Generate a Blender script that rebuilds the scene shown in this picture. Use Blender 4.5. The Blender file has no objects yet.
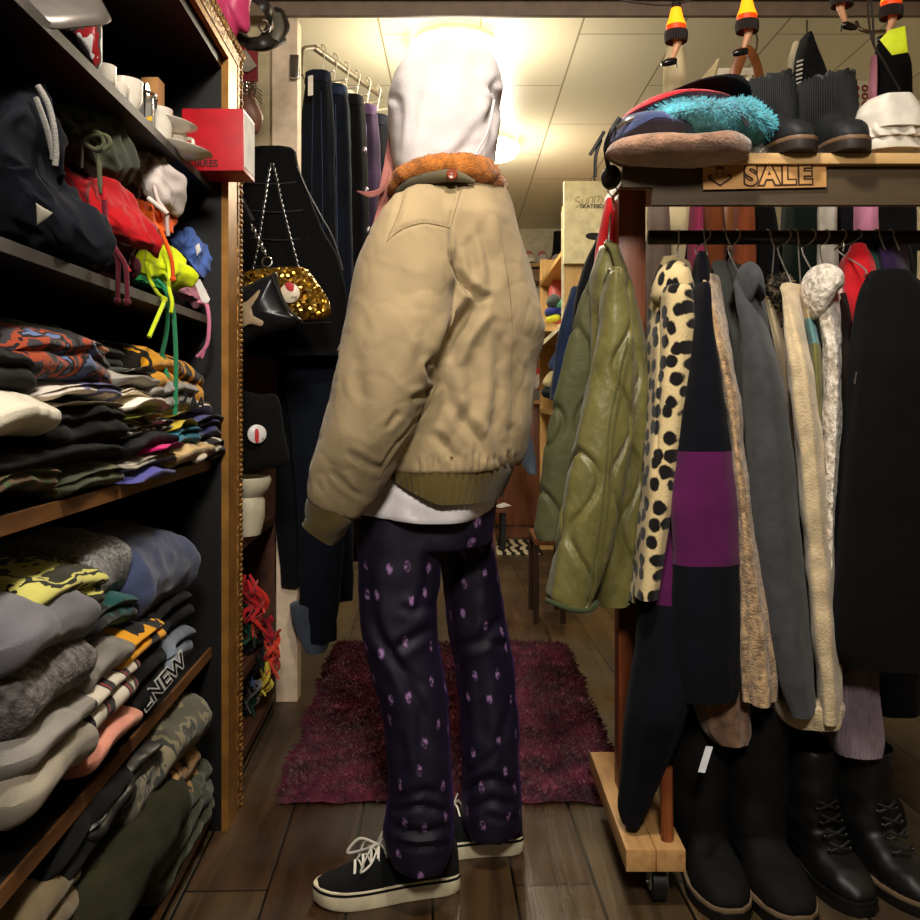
import bpy, bmesh, math, random
from mathutils import Vector, Matrix, noise, Quaternion
R = random.Random(7)
F, CX, HY, CZ = 900.0, 460.0, 400.0, 0.98      # focal length in px, principal column, horizon row, eye height
sc = bpy.context.scene
COL = sc.collection
PI = math.pi

def X(px, Y): return (px - CX) / F * Y
def Z(py, Y): return CZ + (HY - py) / F * Y
def P(px, py, Y): return Vector((X(px, Y), Y, Z(py, Y)))

# ---------------------------------------------------------------- materials
def lin(c):
    c = c / 255.0
    return c / 12.92 if c <= .04045 else ((c + .055) / 1.055) ** 2.4
def rgb(c): return (lin(c[0]), lin(c[1]), lin(c[2]), 1)
MC = {}
class N:
    def __init__(s, m): s.t = m.node_tree; s.n = s.t.nodes; s.l = s.t.links; s.b = s.n['Principled BSDF']
    def new(s, k, **kw):
        n = s.n.new(k)
        for a, v in kw.items():
            if a in n.inputs: n.inputs[a].default_value = v
            else: setattr(n, a, v)
        return n
    def link(s, a, b): s.l.new(a, b)
    def ramp(s, src, stops, interp='LINEAR'):
        r = s.n.new('ShaderNodeValToRGB'); r.color_ramp.interpolation = interp
        e = r.color_ramp.elements
        while len(e) < len(stops): e.new(.5)
        for i, (p, c) in enumerate(stops): e[i].position = p; e[i].color = c
        s.link(src, r.inputs[0]); return r
    def coord(s, scale=(1, 1, 1), rot=(0, 0, 0), loc=(0, 0, 0), kind='Object'):
        t = s.n.new('ShaderNodeTexCoord'); m = s.n.new('ShaderNodeMapping')
        m.inputs['Scale'].default_value = scale; m.inputs['Rotation'].default_value = rot; m.inputs['Location'].default_value = loc
        s.link(t.outputs[kind], m.inputs[0]); return m.outputs[0]
    def bump(s, h, strength, dist=.01):
        b = s.n.new('ShaderNodeBump'); b.inputs['Strength'].default_value = strength; b.inputs['Distance'].default_value = dist
        s.link(h, b.inputs['Height']); s.link(b.outputs[0], s.b.inputs['Normal'])
def base(name, c, rough=.85, metal=0, sheen=0, spec=.3, coat=0, trans=0):
    m = bpy.data.materials.new(name); m.use_nodes = True; n = N(m); b = n.b
    b.inputs['Base Color'].default_value = rgb(c); b.inputs['Roughness'].default_value = rough
    b.inputs['Metallic'].default_value = metal; b.inputs['Specular IOR Level'].default_value = spec
    b.inputs['Sheen Weight'].default_value = sheen; b.inputs['Coat Weight'].default_value = coat
    b.inputs['Transmission Weight'].default_value = trans
    return m, n
def cloth(c, scale=60, bump=.25, var=.18, rough=.9, sheen=.15, weave=True, vscale=9):
    """plain cloth: faint tone variation and a woven / fleecy bump"""
    if max(c) < 62: sheen = min(sheen, .02); c = tuple(int(q * .72) for q in c)
    k = ('cloth', c, scale, bump, var, rough, sheen, vscale)
    if k in MC: return MC[k]
    m, n = base('cloth_%d_%d_%d' % c, c, rough, 0, sheen, .15)
    co = n.coord()
    a = n.new('ShaderNodeTexNoise', Scale=vscale, Detail=3.0); n.link(co, a.inputs['Vector'])
    lo = tuple(max(0, x * (1 - var)) for x in c); hi = tuple(min(255, x * (1 + var * .6)) for x in c)
    r = n.ramp(a.outputs['Fac'], [(.3, rgb(lo)), (.7, rgb(hi))]); n.link(r.outputs[0], n.b.inputs['Base Color'])
    f = n.new('ShaderNodeTexNoise', Scale=scale * 8, Detail=2.0); n.link(co, f.inputs['Vector'])
    n.bump(f.outputs['Fac'], bump, .004)
    MC[k] = m; return m
def plain(name, c, rough=.5, metal=0, spec=.4, coat=0):
    k = ('plain', c, rough, metal, coat)
    if k in MC: return MC[k]
    m, n = base(name, c, rough, metal, 0, spec, coat)
    a = n.new('ShaderNodeTexNoise', Scale=25.0, Detail=3.0); n.link(n.coord(), a.inputs['Vector'])
    lo = tuple(x * .9 for x in c)
    r = n.ramp(a.outputs['Fac'], [(.35, rgb(lo)), (.65, rgb(c))]); n.link(r.outputs[0], n.b.inputs['Base Color'])
    MC[k] = m; return m
def spots(c, d, scale=30, thr=.35, squash=(1, 1, 1), soft=.05, rough=.9, third=None, bump=.2):
    """voronoi blotches of colour d on c"""
    k = ('spots', c, d, scale, thr, squash, third)
    if k in MC: return MC[k]
    m, n = base('print_%d_%d' % (c[0], d[0]), c, rough, 0, .1, .15)
    co = n.coord(squash)
    w = n.new('ShaderNodeTexNoise', Scale=scale * .8, Detail=1.0); n.link(co, w.inputs['Vector'])
    mx = n.new('ShaderNodeMix', data_type='RGBA'); mx.inputs[0].default_value = .006
    n.link(co, mx.inputs[6]); n.link(w.outputs['Color'], mx.inputs[7])
    v = n.new('ShaderNodeTexVoronoi', Scale=scale, Randomness=.75); n.link(mx.outputs[2], v.inputs['Vector'])
    st = [(thr - soft, rgb(d)), (thr + soft, rgb(c))]
    if third: st = [(thr * .45, rgb(third)), (thr * .55, rgb(d)), (thr - soft, rgb(d)), (thr + soft, rgb(c))]
    r = n.ramp(v.outputs['Distance'], st); n.link(r.outputs[0], n.b.inputs['Base Color'])
    f = n.new('ShaderNodeTexNoise', Scale=400.0); n.link(co, f.inputs['Vector']); n.bump(f.outputs['Fac'], bump, .004)
    MC[k] = m; return m
def camo(cols, scale=9, rough=.9, squash=(1, 1, 1), sharp='CONSTANT', detail=3.0):
    k = ('camo', tuple(cols), scale, squash, sharp, detail)
    if k in MC: return MC[k]
    m, n = base('camouflage', cols[0], rough, 0, .1, .15)
    a = n.new('ShaderNodeTexNoise', Scale=scale, Detail=detail); n.link(n.coord(squash), a.inputs['Vector'])
    q = len(cols); st = [(.36 + .28 * i / q if i else 0, rgb(c)) for i, c in enumerate(cols)]
    r = n.ramp(a.outputs['Fac'], st, sharp); n.link(r.outputs[0], n.b.inputs['Base Color'])
    f = n.new('ShaderNodeTexNoise', Scale=400.0); n.link(n.coord(), f.inputs['Vector']); n.bump(f.outputs['Fac'], .2, .004)
    MC[k] = m; return m
def wood(c, d, scale=(14, 1.5, 14), rough=.5, rot=(0, 0, 0)):
    k = ('wood', c, d, scale, rough)
    if k in MC: return MC[k]
    m, n = base('wood', c, rough, 0, 0, .35)
    a = n.new('ShaderNodeTexNoise', Scale=3.0, Detail=6.0, Distortion=.6); n.link(n.coord(scale, rot), a.inputs['Vector'])
    r = n.ramp(a.outputs['Fac'], [(.3, rgb(d)), (.7, rgb(c))]); n.link(r.outputs[0], n.b.inputs['Base Color'])
    n.bump(a.outputs['Fac'], .15, .004)
    MC[k] = m; return m
def emit(name, c, s):
    m, n = base(name, c, .5); n.b.inputs['Emission Color'].default_value = rgb(c); n.b.inputs['Emission Strength'].default_value = s
    return m

# ---------------------------------------------------------------- geometry
class G:
    def __init__(s): s.v = []; s.f = []; s.m = []
    def add(s, o, mi=None):
        b = len(s.v); s.v += [Vector(p) for p in o.v]; s.f += [tuple(i + b for i in f) for f in o.f]
        s.m += [mi] * len(o.f) if mi is not None else list(o.m); return s
    def mv(s, fn): s.v = [fn(p) for p in s.v]; return s
    def tr(s, M): s.v = [M @ p for p in s.v]; return s
    def face(s, ids, mi=0): s.f.append(tuple(ids)); s.m.append(mi)
def loft(rings, closed=True, caps=(True, True), mi=0, loop=False):
    g = G(); n = len(rings[0])
    for r in rings: g.v += [Vector(p) for p in r]
    M = len(rings)
    for i in range(M if loop else M - 1):
        a, b = i * n, ((i + 1) % M) * n
        for j in range(n if closed else n - 1):
            k = (j + 1) % n; g.face((a + j, a + k, b + k, b + j), mi)
    if not loop:
        for w, i in ((0, 0), (1, M - 1)):
            if caps[w] and closed:
                c = sum((Vector(p) for p in rings[i]), Vector()) / n; g.v.append(c); q = len(g.v) - 1
                for j in range(n): g.face((i * n + j, i * n + (j + 1) % n, q), mi)
    return g
def box(x0, x1, y0, y1, z0, z1, bev=0, mi=0):
    g = G()
    if bev <= 0:
        g.v = [Vector((x, y, z)) for z in (z0, z1) for y in (y0, y1) for x in (x0, x1)]
        for f in ((0, 1, 3, 2), (4, 5, 7, 6), (0, 1, 5, 4), (2, 3, 7, 6), (0, 2, 6, 4), (1, 3, 7, 5)): g.face(f, mi)
        return g
    bm = bmesh.new(); bmesh.ops.create_cube(bm, size=1)
    for v in bm.verts: v.co = Vector(((x0 + x1) / 2 + v.co.x * (x1 - x0), (y0 + y1) / 2 + v.co.y * (y1 - y0), (z0 + z1) / 2 + v.co.z * (z1 - z0)))
    bmesh.ops.bevel(bm, geom=bm.edges[:], offset=bev, segments=2, affect='EDGES', profile=.7)
    bm.verts.ensure_lookup_table()
    g.v = [v.co.copy() for v in bm.verts]
    for f in bm.faces: g.face([v.index for v in f.verts], mi)
    bm.free(); return g
def cat(pts, n, closed=False):
    """Catmull-Rom resample of a polyline to n points (tuples of any length)"""
    L = len(pts); out = []; d = len(pts[0])
    segs = L if closed else L - 1
    for i in range(n):
        t = i / n * segs if closed else i / (n - 1) * segs
        k = min(int(t), segs - 1); u = t - k
        g = (lambda j: pts[j % L]) if closed else (lambda j: pts[max(0, min(L - 1, j))])
        a, b, c, e = g(k - 1), g(k), g(k + 1), g(k + 2)
        out.append(tuple(.5 * (2 * b[q] + (c[q] - a[q]) * u + (2 * a[q] - 5 * b[q] + 4 * c[q] - e[q]) * u * u + (3 * b[q] - a[q] - 3 * c[q] + e[q]) * u ** 3) for q in range(d)))
    return out
def lerp_tab(tab, n):
    """linear-in-first-column resample of rows (t, a, b, ..)"""
    t0, t1 = tab[0][0], tab[-1][0]; out = []
    for i in range(n):
        t = t0 + (t1 - t0) * i / (n - 1)
        for a, b in zip(tab, tab[1:]):
            if t <= b[0] + 1e-9: break
        u = (t - a[0]) / (b[0] - a[0]); u2 = u
        out.append((t,) + tuple(a[q] + (b[q] - a[q]) * u2 for q in range(1, len(a))))
    sm = [list(r) for r in out]
    for _ in range(2):
        for i in range(1, n - 1):
            for q in range(1, len(sm[0])): sm[i][q] = (sm[i - 1][q] + 2 * sm[i][q] + sm[i + 1][q]) / 4
    return [tuple(r) for r in sm]
def tube(pts, r, n=8, smooth=0, closed=False, mi=0, flat=1.0):
    """round cord through points; r a number or a list"""
    pts = [Vector(p) for p in pts]
    if smooth:
        pts = [Vector(p) for p in cat([tuple(p) for p in pts], smooth, closed)]
    k = len(pts); rr = [r] * k if not isinstance(r, (list, tuple)) else [x[0] for x in cat([(q,) for q in r], k)]
    rings = []; up = None
    for i in range(k):
        a = pts[(i - 1) % k if closed else max(i - 1, 0)]; b = pts[(i + 1) % k if closed else min(i + 1, k - 1)]
        T = (b - a).normalized() if (b - a).length > 1e-9 else Vector((0, 0, 1))
        if up is None: up = Vector((0, 1, 0)) if abs(T.y) < .8 else Vector((1, 0, 0))
        S = T.cross(up)
        if S.length < 1e-6: S = T.cross(Vector((1, 0, 0)))
        S.normalize(); U = S.cross(T).normalized(); up = U
        rings.append([pts[i] + (S * math.cos(2 * PI * j / n) + U * math.sin(2 * PI * j / n) * flat) * rr[i] for j in range(n)])
    return loft(rings, True, (True, True), mi, loop=closed)
def sphere(c, r, n=16, m=10, mi=0):
    c = Vector(c); r = Vector(r) if hasattr(r, '__len__') else Vector((r, r, r))
    rings = []
    for i in range(1, m):
        a = PI * i / m
        rings.append([c + Vector((r.x * math.sin(a) * math.cos(2 * PI * j / n), r.y * math.sin(a) * math.sin(2 * PI * j / n), r.z * math.cos(a))) for j in range(n)])
    return loft(rings, mi=mi)
def lathe(prof, c=(0, 0, 0), n=28, mi=0, caps=(True, True)):
    c = Vector(c)
    return loft([[c + Vector((r * math.cos(2 * PI * j / n), r * math.sin(2 * PI * j / n), z)) for j in range(n)] for r, z in prof], True, caps, mi)
def prism(poly, h, mi=0):
    """poly of 3D points pushed by vector h"""
    a = [Vector(p) for p in poly]; return loft([a, [p + Vector(h) for p in a]], True, (True, True), mi)
def wr(p, f, seed=0): return noise.noise(Vector((p[0] * f + seed * 7.3, p[1] * f - seed * 3.1, p[2] * f + seed)))
def crumple(g, amp, freq, seed=0, c=None, ridge=0):
    """push points in and out from the middle with noise; ridge adds fold lines"""
    if c is None: c = sum(g.v, Vector()) / len(g.v)
    out = []
    for p in g.v:
        d = p - c; d = d.normalized() if d.length > 1e-6 else Vector((0, 0, 1))
        k = wr(p, freq, seed) * amp
        if ridge: k += ridge * (.5 - abs(wr(p, freq * .6, seed + 5)) * 2)
        out.append(p + d * k)
    g.v = out; return g
def inflate(poly, Y, depth, n=56, rings=9, amp=.004, freq=14, seed=None, ridge=0, p=.5, px=True, back=None, clamp=None, smooth=True, ymap=None):
    """rounded solid with the given outline (photo columns/rows at distance Y); depth = half thickness"""
    seed = R.random() * 50 if seed is None else seed
    pts = cat([tuple(map(float, q)) for q in poly], n, True) if smooth else poly
    n = len(pts)
    if px: pts = [(X(a, Y), Z(b, Y)) for a, b in pts]
    A = cx = cz = 0
    for (a, b), (c, d) in zip(pts, pts[1:] + pts[:1]):
        k = a * d - c * b; A += k; cx += (a + c) * k; cz += (b + d) * k
    cx /= 3 * A; cz /= 3 * A
    R_ = []; back = depth if back is None else back
    for i in range(1, rings):            # front pole to rim
        s = math.sin(PI / 2 * i / rings); R_.append((s, -depth * (1 - s * s) ** p))
    R_.append((1, 0))
    for i in range(rings - 1, 0, -1):
        s = math.sin(PI / 2 * i / rings); R_.append((s, back * (1 - s * s) ** p))
    g = loft([[Vector((cx + (a - cx) * s, Y + y, cz + (b - cz) * s)) for a, b in pts] for s, y in R_])
    if ymap: g.v = [Vector((q.x, q.y + ymap(q), q.z)) for q in g.v]
    crumple(g, amp, freq, seed, Vector((cx, Y, cz)), ridge)
    if clamp: g.v = [clamp(q) for q in g.v]
    return g
def hang(tab, Y, dep, n=44, M=44, folds=5, amp=.05, noise_amp=.004, seed=None, e=2.4, Yof=None, turn=None):
    """hanging cloth: rows (py, left px, right px[, depth factor]) seen edge on, half depth dep"""
    seed = R.random() * 50 if seed is None else seed
    tab = [(t + (1,))[:4] if len(t) < 4 else t for t in tab]
    rows = lerp_tab(tab, M); rings = []
    for i, (py, l, r, dk) in enumerate(rows):
        t = i / (M - 1); yc = Y + (Yof(t) if Yof else 0); ring = []
        for j in range(n):
            a = 2 * PI * j / n; ca, sa = math.cos(a), math.sin(a)
            k = 1 + amp * (.25 + t) * math.sin(folds * a + seed + 1.5 * math.sin(2.2 * t + seed)) + amp * .5 * math.sin((folds + 4) * a + seed * 2 - t)
            cx, rx = (X(l, yc) + X(r, yc)) / 2, (X(r, yc) - X(l, yc)) / 2
            ex = math.copysign(abs(ca) ** (2 / e), ca); ey = math.copysign(abs(sa) ** (2 / e), sa)
            p = Vector((cx + rx * ex * k, yc + dep * dk * ey * k, Z(py, yc)))
            nz = wr(p, 11, seed) * noise_amp + wr(p, 30, seed) * noise_amp * .4
            p.x += nz * ca; p.y += nz * sa; ring.append(p)
        rings.append(ring)
    def shrink(r, k, dz):
        c = sum(r, Vector()) / len(r); return [c + (p - c) * k + Vector((0, 0, dz)) for p in r]
    top, bot = rings[0], rings[-1]
    h = (Z(tab[0][0], Y) - Z(tab[-1][0], Y)); dz = min(.012, h * .05)
    rings = [shrink(top, .55, dz * 1.1), shrink(top, .85, dz * .8)] + rings + [shrink(bot, .93, -.001), shrink(bot, .86, .012), shrink(bot, .5, .02)]
    g = loft(rings)
    if turn is None: turn = dep > .08 and CX + 60 < (tab[0][1] + tab[0][2]) / 2
    if turn:        # hangs turned a little on its hook
        q = rows[M // 3]; x0 = (X(q[1], Y) + X(q[2], Y)) / 2; a = -math.atan2(x0, Y) * .95
        c_, s_ = math.cos(a), math.sin(a)
        g.v = [Vector((x0 + (p.x - x0) * c_ - (p.y - Y) * s_, Y + (p.x - x0) * s_ + (p.y - Y) * c_, p.z)) for p in g.v]
    return g
def textg(s, size, offset=0, extrude=.0006, spacing=1.0, shear=0):
    cu = bpy.data.curves.new('t', 'FONT'); cu.body = s; cu.size = size; cu.offset = offset; cu.extrude = extrude; cu.align_x = 'CENTER'; cu.align_y = 'CENTER'; cu.space_character = spacing; cu.shear = shear
    o = bpy.data.objects.new('t', cu); COL.objects.link(o); bpy.context.view_layer.update()
    me = o.to_mesh(); g = G(); g.v = [v.co.copy() for v in me.vertices]
    for f in me.polygons: g.face(tuple(f.vertices))
    o.to_mesh_clear(); bpy.data.objects.remove(o); bpy.data.curves.remove(cu)
    return g
def remesh(g, vox, it=4):
    me = bpy.data.meshes.new('t'); me.from_pydata([tuple(p) for p in g.v], [], g.f)
    bm = bmesh.new(); bm.from_mesh(me); bmesh.ops.recalc_face_normals(bm, faces=bm.faces[:]); bm.to_mesh(me); bm.free()
    o = bpy.data.objects.new('t', me); COL.objects.link(o)
    a = o.modifiers.new('r', 'REMESH'); a.mode = 'VOXEL'; a.voxel_size = vox
    b = o.modifiers.new('s', 'SMOOTH'); b.iterations = it; b.factor = .5
    ev = o.evaluated_get(bpy.context.evaluated_depsgraph_get()); m2 = ev.to_mesh()
    q = G(); q.v = [v.co.copy() for v in m2.vertices]
    for f in m2.polygons: q.face(tuple(f.vertices))
    ev.to_mesh_clear(); bpy.data.objects.remove(o); bpy.data.meshes.remove(me)
    return q
def normals(g):
    me = bpy.data.meshes.new('t'); me.from_pydata([tuple(p) for p in g.v], [], g.f)
    bm = bmesh.new(); bm.from_mesh(me); bmesh.ops.recalc_face_normals(bm, faces=bm.faces[:]); bm.normal_update()
    ns = [v.normal.copy() for v in bm.verts]; bm.free(); bpy.data.meshes.remove(me); return ns
def crease(g, lines, side=-1, namp=0, nfreq=9, seed=1, it=2):
    """press fold lines into cloth. lines: (polyline of (px,py), width px, depth m); marks the viewer-facing side of the cloth"""
    ns = normals(g); out = []
    segs = []
    for pl, w, d in lines:
        xs = [q[0] for q in pl]; ys = [q[1] for q in pl]
        segs.append((pl, w, d, min(xs) - 3 * w, max(xs) + 3 * w, min(ys) - 3 * w, max(ys) + 3 * w))
    for p, nn in zip(g.v, ns):
        u = CX + F * p.x / p.y; v = HY - F * (p.z - CZ) / p.y; k = 0
        if nn.y * side > -.2:
            wgt = min(1, max(0, (nn.y * side + .2) / .5))
            for pl, w, d, a, b, c, e in segs:
                if u < a or u > b or v < c or v > e: continue
                best = 1e9; bs = 0; m_ = len(pl) - 1
                for i_, ((x0, y0), (x1, y1)) in enumerate(zip(pl, pl[1:])):
                    dx, dy = x1 - x0, y1 - y0; t = max(0, min(1, ((u - x0) * dx + (v - y0) * dy) / (dx * dx + dy * dy)))
                    h_ = math.hypot(u - x0 - t * dx, v - y0 - t * dy)
                    if h_ < best: best = h_; bs = (i_ + t) / m_
                q = best / w; k += max(0, 1 - (2 * bs - 1) ** 4) * (-d * math.exp(-q * q) + .45 * d * math.exp(-(q - 1.7) ** 2)) * wgt
        if namp: k += namp * (wr(p, nfreq, seed) + .5 * wr(p, nfreq * 2.3, seed + 3))
        out.append(p + nn * k)
    g.v = out
    return relax(g, it)
def relax(g, it):
    nb = [set() for _ in g.v]
    for f in g.f:
        for a, b in zip(f, f[1:] + f[:1]): nb[a].add(b); nb[b].add(a)
    for _ in range(it):
        g.v = [p if len(nb[i]) > 12 or not nb[i] else p * .5 + sum((g.v[j] for j in nb[i]), Vector()) * (.5 / len(nb[i])) for i, p in enumerate(g.v)]
    return g
def onsurf(g, pts, n=40, lift=.001):
    """points of the cloth seen at the given columns/rows"""
    from mathutils.bvhtree import BVHTree
    b = BVHTree.FromPolygons(g.v, g.f); o = Vector((0, 0, CZ)); out = []
    for q in cat(pts, n):
        d = (P(q[0], q[1], 1) - o).normalized(); h = b.ray_cast(o, d)
        if h[0] is not None: out.append(h[0] - d * lift)
    return out
def tufts(g0, count, length, w, seed=3, droop=0, up=None, filt=None):
    """short fibres standing on a surface"""
    r = random.Random(seed); ns = normals(g0); g = G()
    tris = [f for f in g0.f if filt is None or filt(g0.v[f[0]])]
    for _ in range(count):
        f = r.choice(tris); a = r.random(); b = r.random()
        i, j, k = f[0], f[1], f[2]
        if len(f) == 4 and r.random() < .5: i, j, k = f[0], f[2], f[3]
        if a + b > 1: a, b = 1 - a, 1 - b
        p = g0.v[i] + (g0.v[j] - g0.v[i]) * a + (g0.v[k] - g0.v[i]) * b; n = (ns[i] + ns[j] + ns[k]).normalized()
        d = (n + Vector((r.uniform(-1, 1), r.uniform(-1, 1), r.uniform(-1, 1) - droop)) * .9).normalized()
        s = d.cross(Vector((r.uniform(-1, 1), r.uniform(-1, 1), r.uniform(-1, 1)))).normalized() * w; L = length * r.uniform(.5, 1.3)
        q = len(g.v); g.v += [p - s, p + s, p + d * L * .6 + s * .7, p + d * L + Vector((0, 0, -L * .2))]; g.face((q, q + 1, q + 2, q + 3))
    return g

# ---------------------------------------------------------------- objects
def wloc(o):
    v = Vector()
    while o is not None: v += o.location; o = o.parent
    return v
def mk(name, g, mats, parent=None, label=None, cat=None, group=None, kind=None, smooth=True, origin=None, ang=50):
    mats = mats if isinstance(mats, (list, tuple)) else [mats]
    if parent is None:
        if origin is None:
            lo = [min(p[i] for p in g.v) for i in range(3)]; hi = [max(p[i] for p in g.v) for i in range(3)]
            origin = Vector(((lo[0] + hi[0]) / 2, (lo[1] + hi[1]) / 2, lo[2]))
        off = Vector(origin); loc = off
    else: off = wloc(parent); loc = Vector()
    me = bpy.data.meshes.new(name); me.from_pydata([tuple(p - off) for p in g.v], [], g.f)
    for m in mats: me.materials.append(m)
    if len(mats) > 1: me.polygons.foreach_set('material_index', [min(i, len(mats) - 1) for i in g.m])
    bm = bmesh.new(); bm.from_mesh(me); bmesh.ops.recalc_face_normals(bm, faces=bm.faces[:])
    if smooth:
        lim = math.radians(ang)
        for f in bm.faces: f.smooth = True
        for e in bm.edges:
            if len(e.link_faces) == 2 and e.calc_face_angle(0) > lim: e.smooth = False
    bm.to_mesh(me); bm.free(); me.update()
    o = bpy.data.objects.new(name, me); COL.objects.link(o); o.location = loc
    if parent is not None: o.parent = parent
    if label: o['label'] = label
    if cat: o['category'] = cat
    if group: o['group'] = group
    if kind: o['kind'] = kind
    return o
def thing(name, loc, label, cat, group=None):
    o = bpy.data.objects.new(name, None); COL.objects.link(o); o.location = loc; o.empty_display_size = .05
    o['label'] = label; o['category'] = cat
    if group: o['group'] = group
    return o
def st(name, g, m): return mk(name, g, m, kind='structure', smooth=False)
# ================================================================ the room
def floor_mat():
    m, n = base('floorboards', (92, 78, 60), .5, 0, 0, .4)
    co = n.coord((1, 1, 1), (0, 0, math.radians(90 - 2.1)))
    b = n.new('ShaderNodeTexBrick', Scale=1.0); b.offset = .37; b.squash = 1
    for k, v in (('Mortar Size', .0035), ('Mortar Smooth', .3), ('Bias', -.1), ('Brick Width', 1.7), ('Row Height', .165), ('Color1', rgb((84, 74, 58))), ('Color2', rgb((62, 44, 32))), ('Mortar', rgb((8, 6, 5)))): b.inputs[k].default_value = v
    n.link(co, b.inputs['Vector'])
    g = n.new('ShaderNodeTexNoise', Scale=3.0, Detail=7.0, Distortion=.8); n.link(n.coord((9, .7, 1), (0, 0, math.radians(2.1))), g.inputs['Vector'])
    r = n.ramp(g.outputs['Fac'], [(.25, (.35, .33, .3, 1)), (.7, (1.15, 1.1, 1, 1))])
    mx = n.new('ShaderNodeMix', data_type='RGBA', blend_type='MULTIPLY'); mx.inputs[0].default_value = 1
    n.link(b.outputs['Color'], mx.inputs[6]); n.link(r.outputs[0], mx.inputs[7])
    s = n.new('ShaderNodeTexNoise', Scale=2.2, Detail=4.0); n.link(n.coord(), s.inputs['Vector'])      # worn patches
    r2 = n.ramp(s.outputs['Fac'], [(.42, (1, .82, .66, 1)), (.6, (1, 1, .94, 1))])
    m2 = n.new('ShaderNodeMix', data_type='RGBA', blend_type='MULTIPLY'); m2.inputs[0].default_value = 1
    n.link(mx.outputs[2], m2.inputs[6]); n.link(r2.outputs[0], m2.inputs[7]); n.link(m2.outputs[2], n.b.inputs['Base Color'])
    rr = n.ramp(s.outputs['Fac'], [(.35, (.22, .22, .22, 1)), (.65, (.6, .6, .6, 1))]); n.link(rr.outputs[0], n.b.inputs['Roughness'])
    ad = n.new('ShaderNodeMath', operation='SUBTRACT'); n.link(g.outputs['Fac'], ad.inputs[0]); n.link(b.outputs['Fac'], ad.inputs[1]); n.bump(ad.outputs[0], .35, .004)
    return m
def ceil_mat():
    m, n = base('ceiling_panels', (226, 218, 190), .38, 0, 0, .45)
    co = n.coord((1, 1, 1), (0, 0, math.radians(90)), (0.07, 0, 0))
    b = n.new('ShaderNodeTexBrick', Scale=1.0); b.offset = .5
    for k, v in (('Mortar Size', .004), ('Mortar Smooth', .2), ('Brick Width', 1.1), ('Row Height', .37), ('Color1', rgb((228, 220, 194))), ('Color2', rgb((222, 213, 186))), ('Mortar', rgb((150, 138, 112)))): b.inputs[k].default_value = v
    n.link(co, b.inputs['Vector']); n.link(b.outputs['Color'], n.b.inputs['Base Color'])
    return m
M_wall = plain('cream_paint', (214, 204, 176), .7)
M_dark = plain('dark_paint', (60, 50, 42), .7)
floor = st('floor', box(-1.3, 2.1, -1.6, 7.4, -.08, 0), floor_mat())
HC = 2.35
ceil = mk('ceiling', box(-1.3, 2.1, 2.95, 7.3, HC, HC + .06), ceil_mat(), kind='structure', smooth=False, origin=(.075, 0, HC))
st('ceiling_front', box(-1.3, 2.1, -1.6, 2.95, 2.5, 2.56), M_wall)
st('wall_back', box(-1.3, 2.1, 7.2, 7.3, 0, HC), M_wall)
st('wall_left', box(-1.36, -1.3, -1.6, 7.3, 0, 2.5), M_wall)
st('wall_right', box(2.1, 2.16, -1.6, 7.3, 0, 2.5), M_wall)
st('wall_front', box(-1.3, 2.1, -1.66, -1.6, 0, 2.5), M_wall)
hb = box(-1.3, 2.1, 2.9, 2.92, 2.219, 2.262, .003); hb.add(box(-1.3, 2.1, 2.91, 2.93, 2.262, 2.27)); hb.add(box(-1.3, 2.1, 2.885, 2.95, 2.27, 2.5))
st('trim_1', hb, plain('beam_paint', (120, 100, 82), .6))
jb = box(X(272, 2.92), X(297.5, 2.92), 2.92, 2.99, 0, 2.219, .003); st('trim_2', jb, plain('jamb_paint', (224, 200, 172), .6))
st('wall_stub', box(-1.3, X(272.5, 2.96), 2.97, 3.02, 0, 2.35), plain('stub_paint', (196, 178, 140), .7))
# ceiling lamps of the back room (round fluorescent fittings)
def lamp(x, y, label, power, r=.17):
    L = thing('ceiling_lamp', (x, y, HC), label, 'lamp', 'round ceiling lamps')
    mk('lamp_base', lathe([(r * .9, HC), (r * .9, HC - .03), (r * .8, HC - .035)], (x, y, 0)), plain('lamp_metal', (230, 226, 214), .4), L)
    mk('lamp_shade', lathe([(r, HC - .03), (r * 1.02, HC - .05), (r * .9, HC - .085), (r * .5, HC - .105), (.01, HC - .11)], (x, y, 0)), emit('lamp_glow', (255, 236, 190), 9), L)
    d = bpy.data.lights.new('lamp_light', 'POINT'); d.energy = power; d.color = (1, .9, .72); d.shadow_soft_size = .12
    o = bpy.data.objects.new('lamp_light', d); COL.objects.link(o); o.location = (x, y, HC - .24)
lamp(-.02, 3.42, 'round white ceiling lamp glowing right above the white hood', 25)
lamp(.14, 4.75, 'round ceiling lamp deeper in the back room behind the hood', 26)
# front room: a ceiling spot over the shopper and a shop lamp behind the viewer
def area(name, loc, target, size, power, col):
    d = bpy.data.lights.new(name, 'AREA'); d.shape = 'DISK'; d.size = size; d.energy = power; d.color = col
    o = bpy.data.objects.new(name, d); COL.objects.link(o); o.location = loc
    o.rotation_euler = (Vector(target) - Vector(loc)).to_track_quat('-Z', 'Y').to_euler(); return o
area('ceiling_spot', (.12, .95, 2.46), (.05, 1.8, .9), .22, 30, (1, .91, .8))
area('shop_lamp', (.1, -.7, 2.3), (0, 1.8, 1.15), .4, 11, (1, .92, .81)).data.spread = math.radians(75)
w = bpy.data.worlds.new('world'); sc.world = w; w.use_nodes = True
w.node_tree.nodes['Background'].inputs[0].default_value = (1, .85, .65, 1); w.node_tree.nodes['Background'].inputs[1].default_value = .02
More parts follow.
